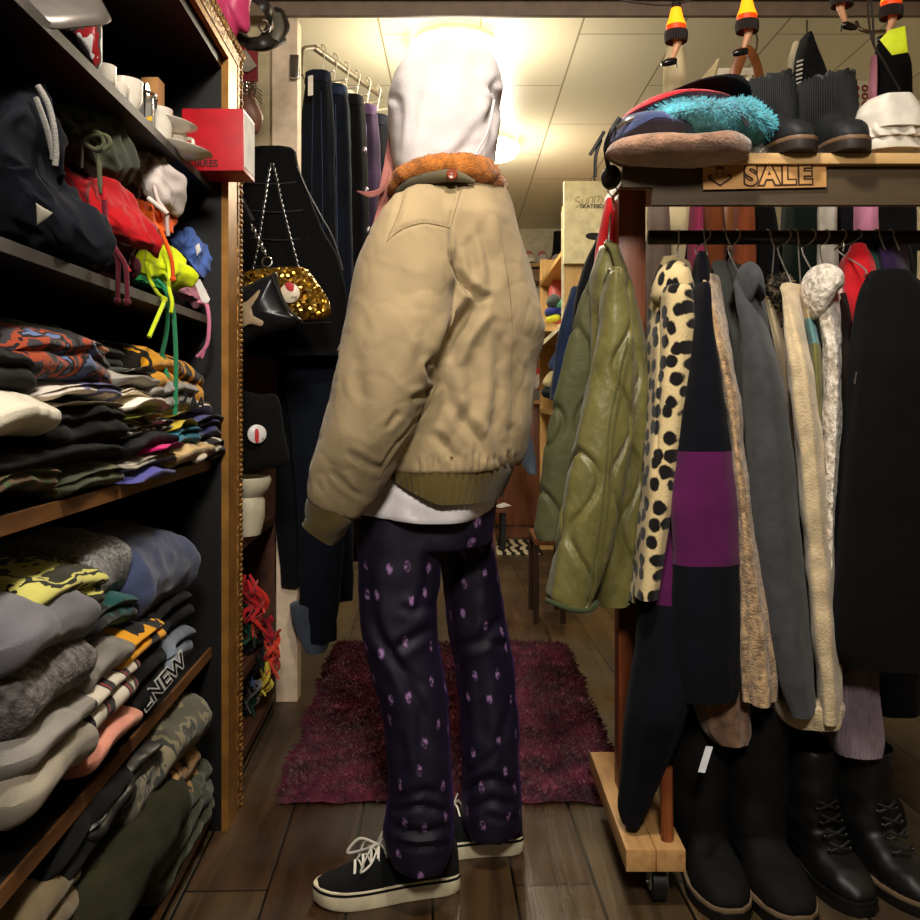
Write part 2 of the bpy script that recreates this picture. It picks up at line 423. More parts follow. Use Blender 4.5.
# camera at the seated viewer's eye
cd = bpy.data.cameras.new('camera'); cam = bpy.data.objects.new('camera', cd); COL.objects.link(cam)
cam.location = (0, 0, CZ); cam.rotation_euler = (PI / 2, 0, 0)
cd.sensor_width = 36; cd.lens = F / 920 * 36; cd.shift_y = -(460 - HY) / 920; cd.clip_start = .05
sc.camera = cam
sc.view_settings.view_transform = 'Standard'; sc.view_settings.look = 'None'; sc.view_settings.gamma = 1; sc.view_settings.use_curve_mapping = False
sc.view_settings.exposure = 0.0
# rug
def rug():
    a, b = P(277, 806, 2.17), P(640, 806, 2.17)
    x0, x1, y0, y1 = -.445, .42, 2.18, 3.58
    rows = []
    g = G(); nx, ny = 40, 60
    for j in range(ny + 1):
        for i in range(nx + 1):
            u, v = i / nx, j / ny; x = x0 + (x1 - x0) * u + .02 * wr((u, v, 0), 9, 2) - .05 * v * (1 - u); y = y0 + (y1 - y0) * v + .02 * wr((u, v, 0), 9, 4)
            e = min(u, 1 - u, v, 1 - v); z = .004 + .018 * min(1, e / .03) + .006 * wr((x, y, 0), 24, 1)
            g.v.append(Vector((x, y, max(.003, z))))
    for j in range(ny):
        for i in range(nx): q = j * (nx + 1) + i; g.face((q, q + 1, q + nx + 2, q + nx + 1))
    m = cloth((104, 36, 62), 30, .5, .5, 1, .3, vscale=14)
    o = mk('shaggy_rug', g, m, None, 'burgundy shaggy rug lying on the floorboards behind the shopper', 'rug')
    mk('pile', tufts(g, 42000, .024, .0010, 5, -.1), m, o, kind='stuff', smooth=False)
rug()
# ================================================================ the shopper
PR = thing('person', (0, 1.83, 0), 'person in khaki bomber jacket with white hood up, seen from the side facing away', 'person')
skin = plain('skin', (196, 140, 112), .5)
# body: one continuous skinned figure under the clothes
def body():
    J = [((-.04, 1.84, .86), .09), ((-.01, 1.84, 1.05), .11), ((-.01, 1.84, 1.25), .12), ((0, 1.84, 1.38), .1), ((-.01, 1.84, 1.46), .055), ((-.03, 1.85, 1.55), .09), ((-.03, 1.85, 1.61), .085), ((-.03, 1.85, 1.66), .05),
         ((-.05, 1.74, 1.34), .06), ((-.12, 1.65, 1.08), .042), ((-.165, 1.625, .9), .026), ((-.2, 1.62, .845), .024), ((-.0, 1.99, 1.34), .06), ((-.1, 2.03, 1.08), .042), ((-.16, 2.01, .94), .026), ((-.175, 2.0, .875), .026),
         ((-.11, 1.78, .8), .06), ((-.108, 1.765, .48), .038), ((-.077, 1.775, .14), .026), ((-.06, 1.80, .055), .02), ((-.13, 1.78, .045), .016), ((.02, 1.92, .8), .06), ((.045, 1.935, .48), .038), ((.066, 1.945, .14), .026), ((.075, 1.96, .055), .02), ((.01, 1.952, .045), .016)]
    E = [(0, 1), (1, 2), (2, 3), (3, 4), (4, 5), (5, 6), (6, 7), (3, 8), (8, 9), (9, 10), (10, 11), (3, 12), (12, 13), (13, 14), (14, 15), (0, 16), (16, 17), (17, 18), (18, 19), (19, 20), (0, 21), (21, 22), (22, 23), (23, 24), (24, 25)]
    for h, s in ((11, -1), (15, 1)):        # curled hands inside the cuffs
        hx, hy, hz = J[h][0]
        for k, (dy, L) in enumerate(((-.024, .044), (-.008, .052), (.008, .049), (.024, .038))):
            a = len(J); J += [((hx - .016, hy + dy, hz - .018), .009), ((hx - .02, hy + dy, hz - .018 - L * .6), .0085), ((hx - .01, hy + dy, hz - .022 - L), .0075)]; E += [(h, a), (a, a + 1), (a + 1, a + 2)]
        a = len(J); J += [((hx - .034, hy - .018 * s, hz + .0), .01), ((hx - .046, hy - .012 * s, hz - .03), .0085)]; E += [(h, a), (a, a + 1)]
    me = bpy.data.meshes.new('t'); me.from_pydata([j[0] for j in J], E, []); o = bpy.data.objects.new('t', me); COL.objects.link(o)
    o.modifiers.new('k', 'SKIN'); s = o.modifiers.new('s', 'SUBSURF'); s.levels = 2
    for i, (c, r) in enumerate(J):
        me.skin_vertices[0].data[i].radius = (r, r); me.skin_vertices[0].data[i].use_root = (i == 0)
    ev = o.evaluated_get(bpy.context.evaluated_depsgraph_get()); m2 = ev.to_mesh(); g = G(); g.v = [v.co.copy() for v in m2.vertices]
    for f in m2.polygons: g.face(tuple(f.vertices))
    ev.to_mesh_clear(); bpy.data.objects.remove(o)
    d = Vector((-.86, .5, 0)); side = Vector((.5, .86, 0)); hc = Vector((-.03, 1.85, 1.575))   # face looks left and away
    def face(p):
        q = p - hc; u, w, z = q.dot(d), q.dot(side), q.z
        if u > .02 and abs(z) < .12:
            k = .028 * math.exp(-(w / .014) ** 2 - ((z + .005) / .022) ** 2)                 # nose
            k -= .01 * (math.exp(-((w - .033) / .014) ** 2 - ((z - .025) / .012) ** 2) + math.exp(-((w + .033) / .014) ** 2 - ((z - .025) / .012) ** 2))
            k += .006 * math.exp(-(w / .024) ** 2 - ((z + .047) / .007) ** 2) + .012 * math.exp(-(w / .03) ** 2 - ((z + .08) / .018) ** 2)
            return p + d * k
        return p
    g.mv(face)
    b = mk('body', g, skin, PR)
    for s in (-1, 1):
        c = hc + d * .078 + side * .033 * s + Vector((0, 0, .024)); mk('eye', sphere(c, .011, 12, 8), plain('eye_white', (235, 230, 224), .2), b)
body()
# hood
hood = hang([(57, 430, 470), (60, 414, 487), (67, 402, 497), (80, 393, 501), (95, 389, 502), (120, 388, 499), (145, 390, 496), (168, 393, 493), (186, 396, 491)], 1.84, .125, 72, 60, 3, .03, .004, 3, 2.1)
hood = crease(hood, [([(423, 70), (416, 100), (406, 165)], 4, .006), ([(440, 70), (428, 110), (420, 160)], 5, .004), ([(500, 78), (492, 88), (497, 96)], 3, .014), ([(498, 90), (490, 130), (470, 162)], 4, .009), ([(496, 108), (488, 120), (470, 140), (452, 160)], 5, .008), ([(480, 140), (460, 155), (440, 163)], 5, .006), ([(395, 80), (400, 120), (399, 160)], 4, .006), ([(391, 95), (398, 104)], 3, .008), ([(470, 60), (478, 100)], 6, .003)], namp=.003, nfreq=12)
def opening(g):
    c0 = Vector((X(445, 1.84), 1.84, 0)); keep = []; km = []
    for f, m in zip(g.f, g.m):
        c = sum((g.v[i] for i in f), Vector()) / len(f); q = c - c0; a = math.degrees(math.atan2(q.y, q.x))
        if 105 < a < 172 and Z(158, 1.84) < c.z < Z(60, 1.84) and q.xy.length > .05: continue
        keep.append(f); km.append(m)
    g.f, g.m = keep, km; return g
hd = mk('hood', opening(hood), cloth((206, 198, 197), 50, .25, .05, .95, .05), PR, 'white sweatshirt hood pulled up')
sm = hd.modifiers.new('thick', 'SOLIDIFY'); sm.thickness = .007; sm.offset = -1
mk('drawstring', tube([P(494, 100, 1.735), P(488, 130, 1.725), P(478, 150, 1.72), P(470, 163, 1.715)], .0025, 6, 14), cloth((220, 214, 212)), hd)
hair = G()
for i in range(16):
    k = i / 15; x0 = 389 + 4 * k
    hair.add(tube([P(x0 + 2, 135, 1.87 + .02 * k), P(x0 - 2, 160, 1.84), P(x0 - 5 + 3 * math.sin(i * 2), 185, 1.82 - .03 * k), P(x0 - 9 + 4 * math.sin(i * 3), 210, 1.8), P(x0 - 13 + 7 * math.sin(i * 1.7), 236 + 9 * math.sin(i), 1.8)], [.006, .0055, .005, .0035, .001], 5, 16))
for i in range(3): hair.add(tube([P(388, 172 + i * 3, 1.8), P(382, 188 + i, 1.78), P(370, 193 + i * 1.5, 1.77), P(357, 191, 1.76)], [.0045, .004, .003, .001], 5, 14))
mk('hair', hair, cloth((150, 94, 86), 40, .3, .3, .6), PR, 'faded pink hair falling in front of the collar')
# jacket
torso = hang([(176, 402, 500), (190, 396, 504), (205, 390, 510), (235, 378, 519), (265, 368, 526), (300, 358, 536), (330, 348, 541), (360, 342, 536), (400, 342, 531), (434, 346, 527), (454, 350, 524), (465, 356, 516)], 1.84, .215, 96, 90, 4, .02, .004, 2, 2.2)
k0 = [.42, .62, .85]
torso.v = [Vector((p.x, 1.84 + (p.y - 1.84) * min(1, max(.4, .42 + (Z(176, 1.84) - p.z) / .11 * .58)), p.z)) for p in torso.v]
def sleeve(path):
    pts = cat(path, 60); rings = []; n = 40
    for i, (px, py, y, w, d) in enumerate(pts):
        a, b = pts[max(0, i - 1)], pts[min(59, i + 1)]
        T = (P(b[0], b[1], b[2]) - P(a[0], a[1], a[2])).normalized(); S = T.cross(Vector((0, 1, 0))).normalized(); U = S.cross(T)
        c = P(px, py, y); r = []
        for j in range(n):
            t = 2 * PI * j / n; k = 1 + .03 * math.sin(3 * t + i * .15)
            r.append(c + S * math.copysign(abs(math.cos(t)) ** .85, math.cos(t)) * w / F * y * k + U * math.copysign(abs(math.sin(t)) ** .9, math.sin(t)) * d * k)
        rings.append(r)
    return loft(rings)
near = sleeve([(436, 208, 1.74, 20, .05), (420, 228, 1.69, 38, .08), (410, 258, 1.655, 46, .1), (401, 300, 1.635, 49, .105), (392, 345, 1.62, 49, .1), (380, 390, 1.61, 46, .095), (362, 440, 1.605, 42, .085), (343, 482, 1.61, 36, .07), (333, 506, 1.615, 28, .055)])
far = sleeve([(440, 212, 1.95, 18, .05), (425, 240, 2.01, 34, .08), (415, 300, 2.05, 36, .09), (405, 360, 2.05, 36, .085), (394, 420, 2.02, 32, .075), (382, 470, 2.0, 26, .06)])
jk = torso; jk.add(near); jk.add(far); jk = remesh(jk, .0048, 10)
CR = [([(450, 228), (452, 262), (462, 286), (477, 303)], 2.2, .006), ([(482, 298), (466, 318), (453, 338), (446, 362)], 8, .03), ([(455, 268), (468, 288), (482, 298), (492, 296)], 4, .012),
      ([(452, 250), (460, 280), (472, 296)], 5, .008), ([(436, 358), (428, 366), (430, 378), (438, 384)], 3, .01), ([(442, 382), (424, 394), (410, 400)], 3.5, .008), ([(434, 402), (416, 420), (396, 444), (380, 470)], 2, .004),
      ([(386, 240), (402, 228), (425, 222), (450, 227)], 2, .004), ([(462, 178), (456, 200), (450, 226)], 2, .004), ([(404, 186), (398, 215), (388, 240)], 3, .004), ([(480, 220), (490, 260), (494, 290)], 6, .007), ([(470, 235), (474, 265), (470, 285)], 6, .006),
      ([(500, 330), (502, 380), (496, 430), (498, 465)], 7, .008), ([(515, 340), (514, 400), (510, 455)], 6, .006), ([(452, 400), (462, 420), (480, 440), (486, 462)], 6, .01), ([(430, 430), (446, 446), (456, 462)], 5, .007), ([(442, 372), (448, 400), (436, 430)], 6, .007), ([(470, 355), (474, 400), (466, 425)], 7, .007),
      ([(352, 330), (362, 400), (356, 450)], 9, .004), ([(398, 260), (404, 320), (392, 380)], 12, .004), ([(420, 300), (425, 340), (418, 372)], 8, .004), ([(330, 470), (350, 490), (362, 498)], 3, .004), ([(345, 450), (370, 466), (385, 470)], 4, .004), ([(400, 410), (385, 430)], 3, .004)]
for i in range(15): x = 418 + i * 7; CR.append(([(x, 472), (x + R.uniform(-2, 2), 458 - R.uniform(0, 9))], 2.2, .005))
jk = crease(jk, CR, namp=.0055, nfreq=8, it=0)
ns = normals(jk); jk.v = [p + q * (.0014 * max(0, 1 - abs(wr((p.x + .35 * p.z, p.y, p.z * .6), 16, 4)) * 5) - .0012 * max(0, 1 - abs(wr(p, 22, 8)) * 6)) for p, q in zip(jk.v, ns)]; relax(jk, 1)
khaki = cloth((152, 133, 100), 55, .22, .12, .75, .1, vscale=5)
olive = cloth((84, 70, 34), 45, .25, .12, .95, .2)
JO = mk('jacket', jk, khaki, PR, 'khaki cotton bomber jacket')
sg_ = G(); sdk = cloth((128, 111, 80), 55, .1)
for pl in ([(387, 241), (402, 229), (425, 223), (450, 228)], [(450, 228), (451, 250), (452, 262), (458, 280), (466, 293)], [(463, 184), (457, 204), (450, 228)], [(437, 385), (420, 418), (398, 448), (378, 478)], [(404, 196), (398, 215), (388, 238)], [(497, 215), (505, 260), (512, 320), (510, 400), (506, 455)]):
    q_ = onsurf(jk, pl, 60)
    if len(q_) > 5: sg_.add(tube(q_, .0009, 5))
mk('stitching', sg_, sdk, JO, 'stitched seams')
def rib(tab, Y, d, s): return hang(tab, Y, d, 150, 20, 2, .012, .001, s, 2.2)
wb = rib([(450, 358, 514), (460, 356, 514), (468, 361, 513), (480, 366, 508), (493, 372, 502)], 1.84, .213, 5)
cc = Vector((X(435, 1.84), 1.84, 0))
wb.v = [p + Vector(((p - cc).x, (p - cc).y, 0)).normalized() * (.0018 if i % 2 else -.0012) for i, p in enumerate(wb.v)]
wb.v = [p + Vector((0, 0, .095 * max(0, min(1, (cc.x + .015 - p.x) / .17)) ** 1.2)) for p in wb.v]
mk('waistband', wb, olive, JO, 'ribbed olive waistband')
mk('cuff', sleeve([(337, 496, 1.612, 27, .054), (332, 508, 1.616, 26, .054), (325, 524, 1.62, 22, .045), (318, 534, 1.62, 19, .038)]), olive, JO, 'ribbed olive cuff')
mk('cuff', sleeve([(386, 462, 2.0, 22, .05), (380, 480, 2.0, 20, .045), (374, 500, 2.0, 17, .036)]), olive, JO)
# patch pocket on the chest and its flap
pk = inflate([(338, 352), (341, 400), (352, 404), (372, 402), (376, 350), (356, 345)], 1.72, .014, 40, 6, .001, smooth=False)
mk('pocket', pk, khaki, JO); mk('pocket_flap', inflate([(352, 323), (347, 330), (337, 350), (350, 362), (378, 364), (382, 326)], 1.70, .012, 40, 6, .001, smooth=False), khaki, JO)
# fur collar
cp = [P(396, 186, 1.76), P(404, 175, 1.72), P(425, 169, 1.695), P(450, 166, 1.69), P(474, 169, 1.71), P(484, 176, 1.75), P(490, 189, 1.83), P(485, 180, 1.93), P(465, 166, 1.99), P(430, 165, 1.99), P(404, 176, 1.92), P(396, 186, 1.83)]
fur = tube(cp, [.014, .018, .022, .025, .028, .033, .034, .03, .026, .024, .02, .015], 16, 90, True, flat=1)
crumple(fur, 0, 1); ns = normals(fur); fur.v = [p + n_ * (.006 * wr(p, 45, 1) + .004 * wr(p, 90, 2)) for p, n_ in zip(fur.v, ns)]
fm = cloth((168, 102, 42), 30, .6, .18, 1, .2, vscale=60)
FC = mk('collar', fur, fm, JO, 'rust orange pile collar'); mk('pile', tufts(fur, 7000, .0035, .0005, 2), fm, FC, kind='stuff', smooth=False)
mk('collar_stand', tube([P(398, 192, 1.735), P(412, 183, 1.70), P(436, 177, 1.675), P(455, 176, 1.668), P(474, 182, 1.685)], [.006, .011, .012, .011, .004], 10, 24), cloth((92, 84, 62)), JO)
bt = lathe([(.001, .004), (.004, .0045), (.0085, .006), (.0105, .004), (.0105, 0)], n=20); bt.tr(Matrix.Translation(P(452, 175, 1.652)) @ Matrix.Rotation(math.radians(82), 4, 'X'))
BT = mk('button', bt, plain('button_horn', (140, 62, 38), .3), JO, 'round brown button'); 
hl = G()
for dx, dz in ((-1, 1), (1, 1), (-1, -1), (1, -1)): hl.add(sphere(P(452 + dx * .9, 175 - dz * .9, 1.647), .001, 8, 6))
mk('button_hole', hl, plain('hole', (40, 18, 12), .8), BT)
# white shirt hem
sh = hang([(445, 364, 506), (465, 360, 503), (480, 357, 500), (495, 353, 496), (506, 351, 493), (512, 353, 490)], 1.84, .195, 90, 26, 5, .035, .003, 9, 2.2)
sh.v = [p + Vector((0, 0, .012 * max(0, min(1, (cc.x - .02 - p.x) / .12)))) for p in sh.v]
sh = crease(sh, [([(385, 484), (372, 520)], 4, .008), ([(395, 492), (386, 522)], 4, .006), ([(420, 505), (424, 524)], 5, .004), ([(395, 484), (425, 500), (450, 508)], 4, .006)])
mk('shirt', sh, cloth((226, 220, 222), 50, .2, .05, .9, .1), PR, 'white shirt hem hanging below the jacket')
# trousers
def velvet():
    m, n = base('printed_velvet', (18, 12, 34), .6, 0, .14, .3); n.b.inputs['Sheen Tint'].default_value = rgb((90, 60, 140)); n.b.inputs['Sheen Roughness'].default_value = .35
    at = n.new('ShaderNodeAttribute', attribute_name='wrap'); mp = n.new('ShaderNodeMapping'); mp.inputs['Scale'].default_value = (1, .58, 1); n.link(at.outputs['Vector'], mp.inputs[0])
    v = n.new('ShaderNodeTexVoronoi', Scale=21.0, Randomness=.6, voronoi_dimensions='2D'); n.link(mp.outputs[0], v.inputs['Vector'])
    f = n.new('ShaderNodeTexNoise', Scale=120.0, Detail=1.0); n.link(n.coord(), f.inputs['Vector'])
    a = n.ramp(v.outputs['Distance'], [(.07, (1, 1, 1, 1)), (.15, (0, 0, 0, 1))]); b = n.ramp(f.outputs['Fac'], [(.4, (.1, .1, .1, 1)), (.56, (1, 1, 1, 1))])
    k = n.new('ShaderNodeMath', operation='MULTIPLY'); n.link(a.outputs[0], k.inputs[0]); n.link(b.outputs[0], k.inputs[1])
    mx = n.new('ShaderNodeMix', data_type='RGBA'); n.link(k.outputs[0], mx.inputs[0]); mx.inputs[6].default_value = rgb((20, 14, 32)); mx.inputs[7].default_value = rgb((150, 112, 164)); n.link(mx.outputs[2], n.b.inputs['Base Color'])
    h = n.new('ShaderNodeTexNoise', Scale=500.0); n.link(n.coord(), h.inputs['Vector']); n.bump(h.outputs['Fac'], .2, .003)
    return m
nl = hang([(496, 352, 448), (520, 354, 447), (560, 358, 441), (600, 360, 436), (640, 364, 438), (670, 371, 443), (700, 379, 447), (730, 385, 450), (760, 388, 451), (790, 389, 453), (812, 386, 455), (830, 384, 454), (845, 387, 452), (858, 392, 449)], 1.765, .088, 56, 110, 3, .03, .003, 4, 2.1)
fl = hang([(496, 425, 494), (540, 438, 494), (570, 442, 498), (620, 447, 506), (660, 453, 513), (700, 459, 517), (740, 461, 518), (770, 461, 520), (800, 461, 522), (818, 462, 521), (828, 464, 520)], 1.935, .085, 56, 100, 3, .03, .003, 6, 2.1, Yof=None)
hp = hang([(450, 362, 502), (480, 358, 500), (510, 354, 495), (540, 362, 492)], 1.845, .16, 60, 30, 2, .01, .002, 2, 2.2)
tr = nl; tr.add(fl); tr.add(hp); tr = remesh(tr, .007, 3)
TC = [([(452, 812), (420, 806), (386, 812)], 3.5, .009), ([(386, 826), (420, 834), (452, 826)], 4, .01), ([(454, 842), (424, 848), (390, 842)], 3, .007), ([(395, 800), (425, 790), (450, 796)], 4, .006), ([(384, 818), (400, 822)], 3, .006), ([(437, 625), (410, 640), (390, 652)], 5, .009), ([(437, 600), (415, 612), (398, 606)], 4, .007), ([(366, 610), (392, 660), (412, 690), (424, 720)], 5, .008), ([(380, 640), (404, 668), (425, 688)], 4, .007), ([(363, 560), (372, 610), (380, 650)], 6, .005), ([(430, 540), (427, 590), (412, 615)], 5, .006),
      ([(425, 700), (420, 740), (428, 780)], 5, .005), ([(400, 730), (404, 780)], 6, .004), ([(505, 615), (480, 640), (455, 648)], 5, .009), ([(512, 650), (490, 640), (468, 652)], 4, .007), ([(470, 540), (476, 590), (466, 625)], 6, .005), ([(516, 690), (500, 740), (505, 780)], 5, .004), ([(520, 790), (492, 778), (464, 790)], 4, .008), ([(520, 806), (492, 800), (466, 812)], 4, .008), ([(465, 775), (485, 762), (500, 748)], 3, .006), ([(520, 818), (500, 820), (480, 812)], 3, .006), ([(480, 680), (484, 740)], 6, .004)]
tr = crease(tr, TC, namp=.003, nfreq=13)
TR_ = mk('trousers', tr, velvet(), PR, 'dark purple velvet trousers with small pale motifs')
wa = TR_.data.attributes.new('wrap', 'FLOAT_VECTOR', 'POINT')
for i_, p in enumerate(tr.v):
    py_ = HY - F * (p.z - CZ) / p.y
    xa_, xb_ = X(400 + (py_ - 500) * .055, 1.765), X(462 + (py_ - 500) * .09, 1.935)
    nr = math.hypot(p.x - xa_, p.y - 1.765) < math.hypot(p.x - xb_, p.y - 1.935); yc_ = 1.765 if nr else 1.935
    xc_ = xa_ if nr else xb_; a_ = math.atan2(p.x - xc_, -(p.y - yc_))
    wa.data[i_].vector = (a_ * .085 + (0 if nr else .7), p.z, 0)
# sneakers
def shoe(parent, heel, toe, w, label, flip=1):
    heel, toe = Vector(heel), Vector(toe); L = (toe - heel).length; d = (toe - heel).normalized(); sd = Vector((-d.y, d.x, 0)) * flip
    W = lambda p: heel + d * p[0] + sd * p[1] + Vector((0, 0, p[2]))
    prof = [(0, .55), (.03, .74), (.1, .84), (.25, .82), (.4, .84), (.55, .94), (.68, 1), (.8, .95), (.9, .78), (.96, .54), (1, .12)]
    def halfw(t):
        for a, b in zip(prof, prof[1:]):
            if t <= b[0]: return (a[1] + (b[1] - a[1]) * (t - a[0]) / (b[0] - a[0])) * w / 2
        return .1 * w
    ol = []
    T = [0, .008, .03, .07] + [.1 + .05 * i for i in range(16)] + [.89, .93, .965, .988, 1]
    for t in T: ol.append((t * L, -halfw(t)))
    for t in reversed(T): ol.append((t * L, halfw(t)))
    c = L / 2
    def ring(z, k, e=0): return [W((c + (x - c) * k + 0, y * k, z + (e * max(0, x / L - .75) ** 2))) for x, y in ol]
    white = plain('rubber_cream', (232, 220, 186), .45); black = cloth((24, 25, 27), 60, .25, .15, .9, .1)
    S = mk('sneaker', loft([ring(.001, .97, .12), ring(.006, 1.0, .12), ring(.03, 1.0, .1), ring(.036, .985, .1), ring(.037, .9, .1)]), white, parent, label)
    mk('stripe', loft([ring(.0285, 1.004, .1), ring(.0335, 1.004, .1), ring(.0335, .98, .1), ring(.0285, .98, .1)], loop=True), black, S, 'thin black foxing stripe')
    rings = []                           # upper, cross sections from heel to toe: height along the foot
    ht = [(0, .088), (.05, .092), (.12, .086), (.3, .074), (.42, .078), (.5, .088), (.58, .084), (.68, .068), (.8, .056), (.9, .05), (.97, .044), (1.0, .034)]
    def h(t):
        for a, b in zip(ht, ht[1:]):
            if t <= b[0]: return a[1] + (b[1] - a[1]) * (t - a[0]) / (b[0] - a[0])
        return .03
    for i in range(30):
        t = .008 + .984 * i / 29; hw = halfw(t) * .955; r = []
        for j in range(17):
            a = PI * j / 16; top = .5 if t < .5 else .75
            yy = math.cos(a); zz = math.sin(a); nar = 1 - (.35 if t < .55 else .12) * zz
            r.append(W((t * L, -hw * math.copysign(abs(yy) ** .55, yy) * nar, .03 + (h(t) - .03) * zz ** .8)))
        for j in range(1, 8): r.append(W((t * L, hw * (1 - j / 4), .03)))
        rings.append(r)
    mk('upper', loft(rings), black, S, 'black canvas upper')
    lc = G(); lw = cloth((226, 222, 208))
    for q, (t, z) in enumerate(((.70, .069), (.645, .078), (.59, .087), (.54, .092))):
        for s in (1, -1): lc.add(tube([W((t * L, -.024, z - .008)), W((t * L - .003 * s, -.01, z + .002)), W(((t - .02 * s) * L, .01, z + .002)), W(((t - .03 * s) * L, .024, z - .008))], .0026, 6, 10, flat=.5))
    b0 = (.55 * L, -.006, .097)
    for (a1, b1, c1) in (((.66 * L, -.045, .095), (.74 * L, -.062, .062), (.66 * L, -.045, .07)), ((.5 * L, -.05, .1), (.55 * L, -.07, .06), (.6 * L, -.05, .075)), ((.62 * L, .03, .11), (.7 * L, .045, .075), (.62 * L, .03, .08))):
        lc.add(tube([W(b0), W(a1), W(b1), W(c1), W(b0)], .0028, 6, 26, flat=.55))
    lc.add(tube([W(b0), W((.62 * L, -.05, .085)), W((.66 * L, -.055, .055)), W((.7 * L, -.058, .042))], .0022, 6, 14))
    lc.add(tube([W(b0), W((.5 * L, -.04, .09)), W((.47 * L, -.046, .078))], .0026, 6, 10))
    mk('laces', lc, lw, S, 'white laces tied in a bow')
    stg = G()
    for pl in ([(.16, .05), (.2, .075), (.21, .088)], [(.3, .045), (.45, .05), (.55, .06), (.58, .075)]):
        stg.add(tube([W((t * L, -halfw(t) * (1 - .22 * ((z - .03) / .06)) * .985, z)) for t, z in pl], .0007, 5, 20))
    mk('stitching', stg, lw, S); 
    tg = box(-.012, .012, -.001, .001, -.004, .004); tg.tr(Matrix.Translation(W((.48 * L, -halfw(.48) * .93 - .003, .052))) @ Matrix.Rotation(math.atan2(d.y, d.x), 4, 'Z')); mk('tag', tg, cloth((170, 172, 190)), S, 'small pale woven tag')
shoe(PR, (-.006, 1.822, 0), (-.286, 1.748, 0), .098, 'near black canvas sneaker with cream sole, toe pointing left')
shoe(PR, (.135, 1.975, 0), (-.135, 1.945, 0), .098, 'far black canvas sneaker with cream sole')
# ================================================================ clothes rack on the right
RY = 1.95
pine = wood((206, 162, 104), (176, 130, 78), (3, 14, 14), .45); pine_y = wood((204, 160, 104), (172, 126, 76), (14, 2, 14), .45)
redwood = wood((150, 84, 44), (104, 52, 28), (16, 16, 1.6), .4)
RK = thing('clothes_rack', (X(780, RY), RY, 0), 'wooden clothes rack with pine top board and black rail', 'clothes rack')
XR = 1.30
mk('top_board', box(.345, XR, 1.755, 2.15, 1.441, 1.462, .002), wood((214, 178, 122), (190, 150, 96), (1.5, 14, 14), .45), RK, 'pale pine top board')
mk('fascia', box(X(652, 1.78), XR, 1.775, 1.79, 1.365, 1.441).add(box(X(622, 1.78), X(652, 1.78), 1.775, 1.79, 1.40, 1.441)), wood((84, 68, 46), (66, 52, 34), (1.5, 14, 14), .6), RK, 'olive brown board under the top')
for x in (.378, XR - .03): mk('post', box(x - .03, x + .03, 1.975, 2.03, .12, 1.441, .004), redwood, RK, 'reddish brown post')
mk('rail', tube([(.41, 1.955, 1.333), (XR - .04, 1.955, 1.333)], .0155, 20), plain('rail_black', (22, 22, 24), .35), RK, 'black rail')
for x in (.375, XR - .03):
    for s in (-1, 1):
        mk('foot_board', box(x + (s - 1) * .0285 + .0005 * s, x + (s + 1) * .0285 - .0005, 1.72, 2.2, .078, .12, .002), pine_y, RK, 'pale pine foot board')
    mk('brace', tube([(x + .03, 1.76, .12), (x + .03, 1.765, .26)], .0125, 14), redwood, RK)
    for y in (1.765, 2.15):
        W = mk('caster', tube([(x + .0, y + .005, .034), (x + .026, y + .005, .034)], .034, 24), plain('rubber_black', (20, 20, 20), .5), RK, 'black caster wheel')
        mk('bracket', box(x - .006, x - .001, y - .012, y + .02, .026, .078).add(box(x + .027, x + .031, y - .012, y + .02, .026, .078)).add(box(x - .006, x + .031, y - .018, y + .024, .0745, .078)), plain('zinc', (150, 146, 140), .35, .9), W)
        mk('axle', tube([(x - .009, y + .005, .034), (x + .034, y + .005, .034)], .0045, 10), plain('zinc', (150, 146, 140), .35, .9), W)
# sale sign
sg = box(-.121, .121, -.0015, .0015, -.0255, .0255, .0008); sgM = Matrix.Translation(P(764.5, 175.5, 1.768)) @ Matrix.Rotation(math.radians(-1.2), 4, 'Y')
SG = mk('sale_sign', sg.tr(sgM), wood((204, 156, 96), (186, 136, 78), (1.5, 14, 14), .6), None, 'wooden SALE sign with a down arrow under the top board', 'sign')
ink = plain('burnt_line', (58, 32, 16), .8); pale = wood((204, 156, 96), (190, 140, 80), (1.5, 14, 14), .6)
RX = Matrix.Rotation(PI / 2, 4, 'X')
t0 = textg('SALE', .054, .0046, .0004, 1.22); t1 = textg('SALE', .054, .0012, .0006, 1.22)
OFF = Matrix.Translation((.026, -.0022, -.001))
mk('lettering', t0.tr(sgM @ OFF @ RX), ink, SG, 'dark outlined bubble letters reading SALE', smooth=False); mk('letter_fill', t1.tr(sgM @ Matrix.Translation((.026, -.0026, -.001)) @ RX), pale, SG, smooth=False)
def arrow(k, y, m):
    poly = [(-.007, .019), (.007, .019), (.007, -.002), (.021, .004), (.024, -.004), (0, -.021), (-.024, -.004), (-.021, .004), (-.007, -.002)]
    c = (0, -.002); poly = [(c[0] + (a - c[0]) * k, c[1] + (b - c[1]) * k) for a, b in poly]
    g = prism([(a - .088, y, b) for a, b in poly], (0, -.0005, 0)); return g.tr(sgM)
mk('arrow', arrow(1, -.0017, 0), ink, SG, 'down arrow', smooth=False); mk('arrow_fill', arrow(.76, -.0023, 0), pale, SG, smooth=False)

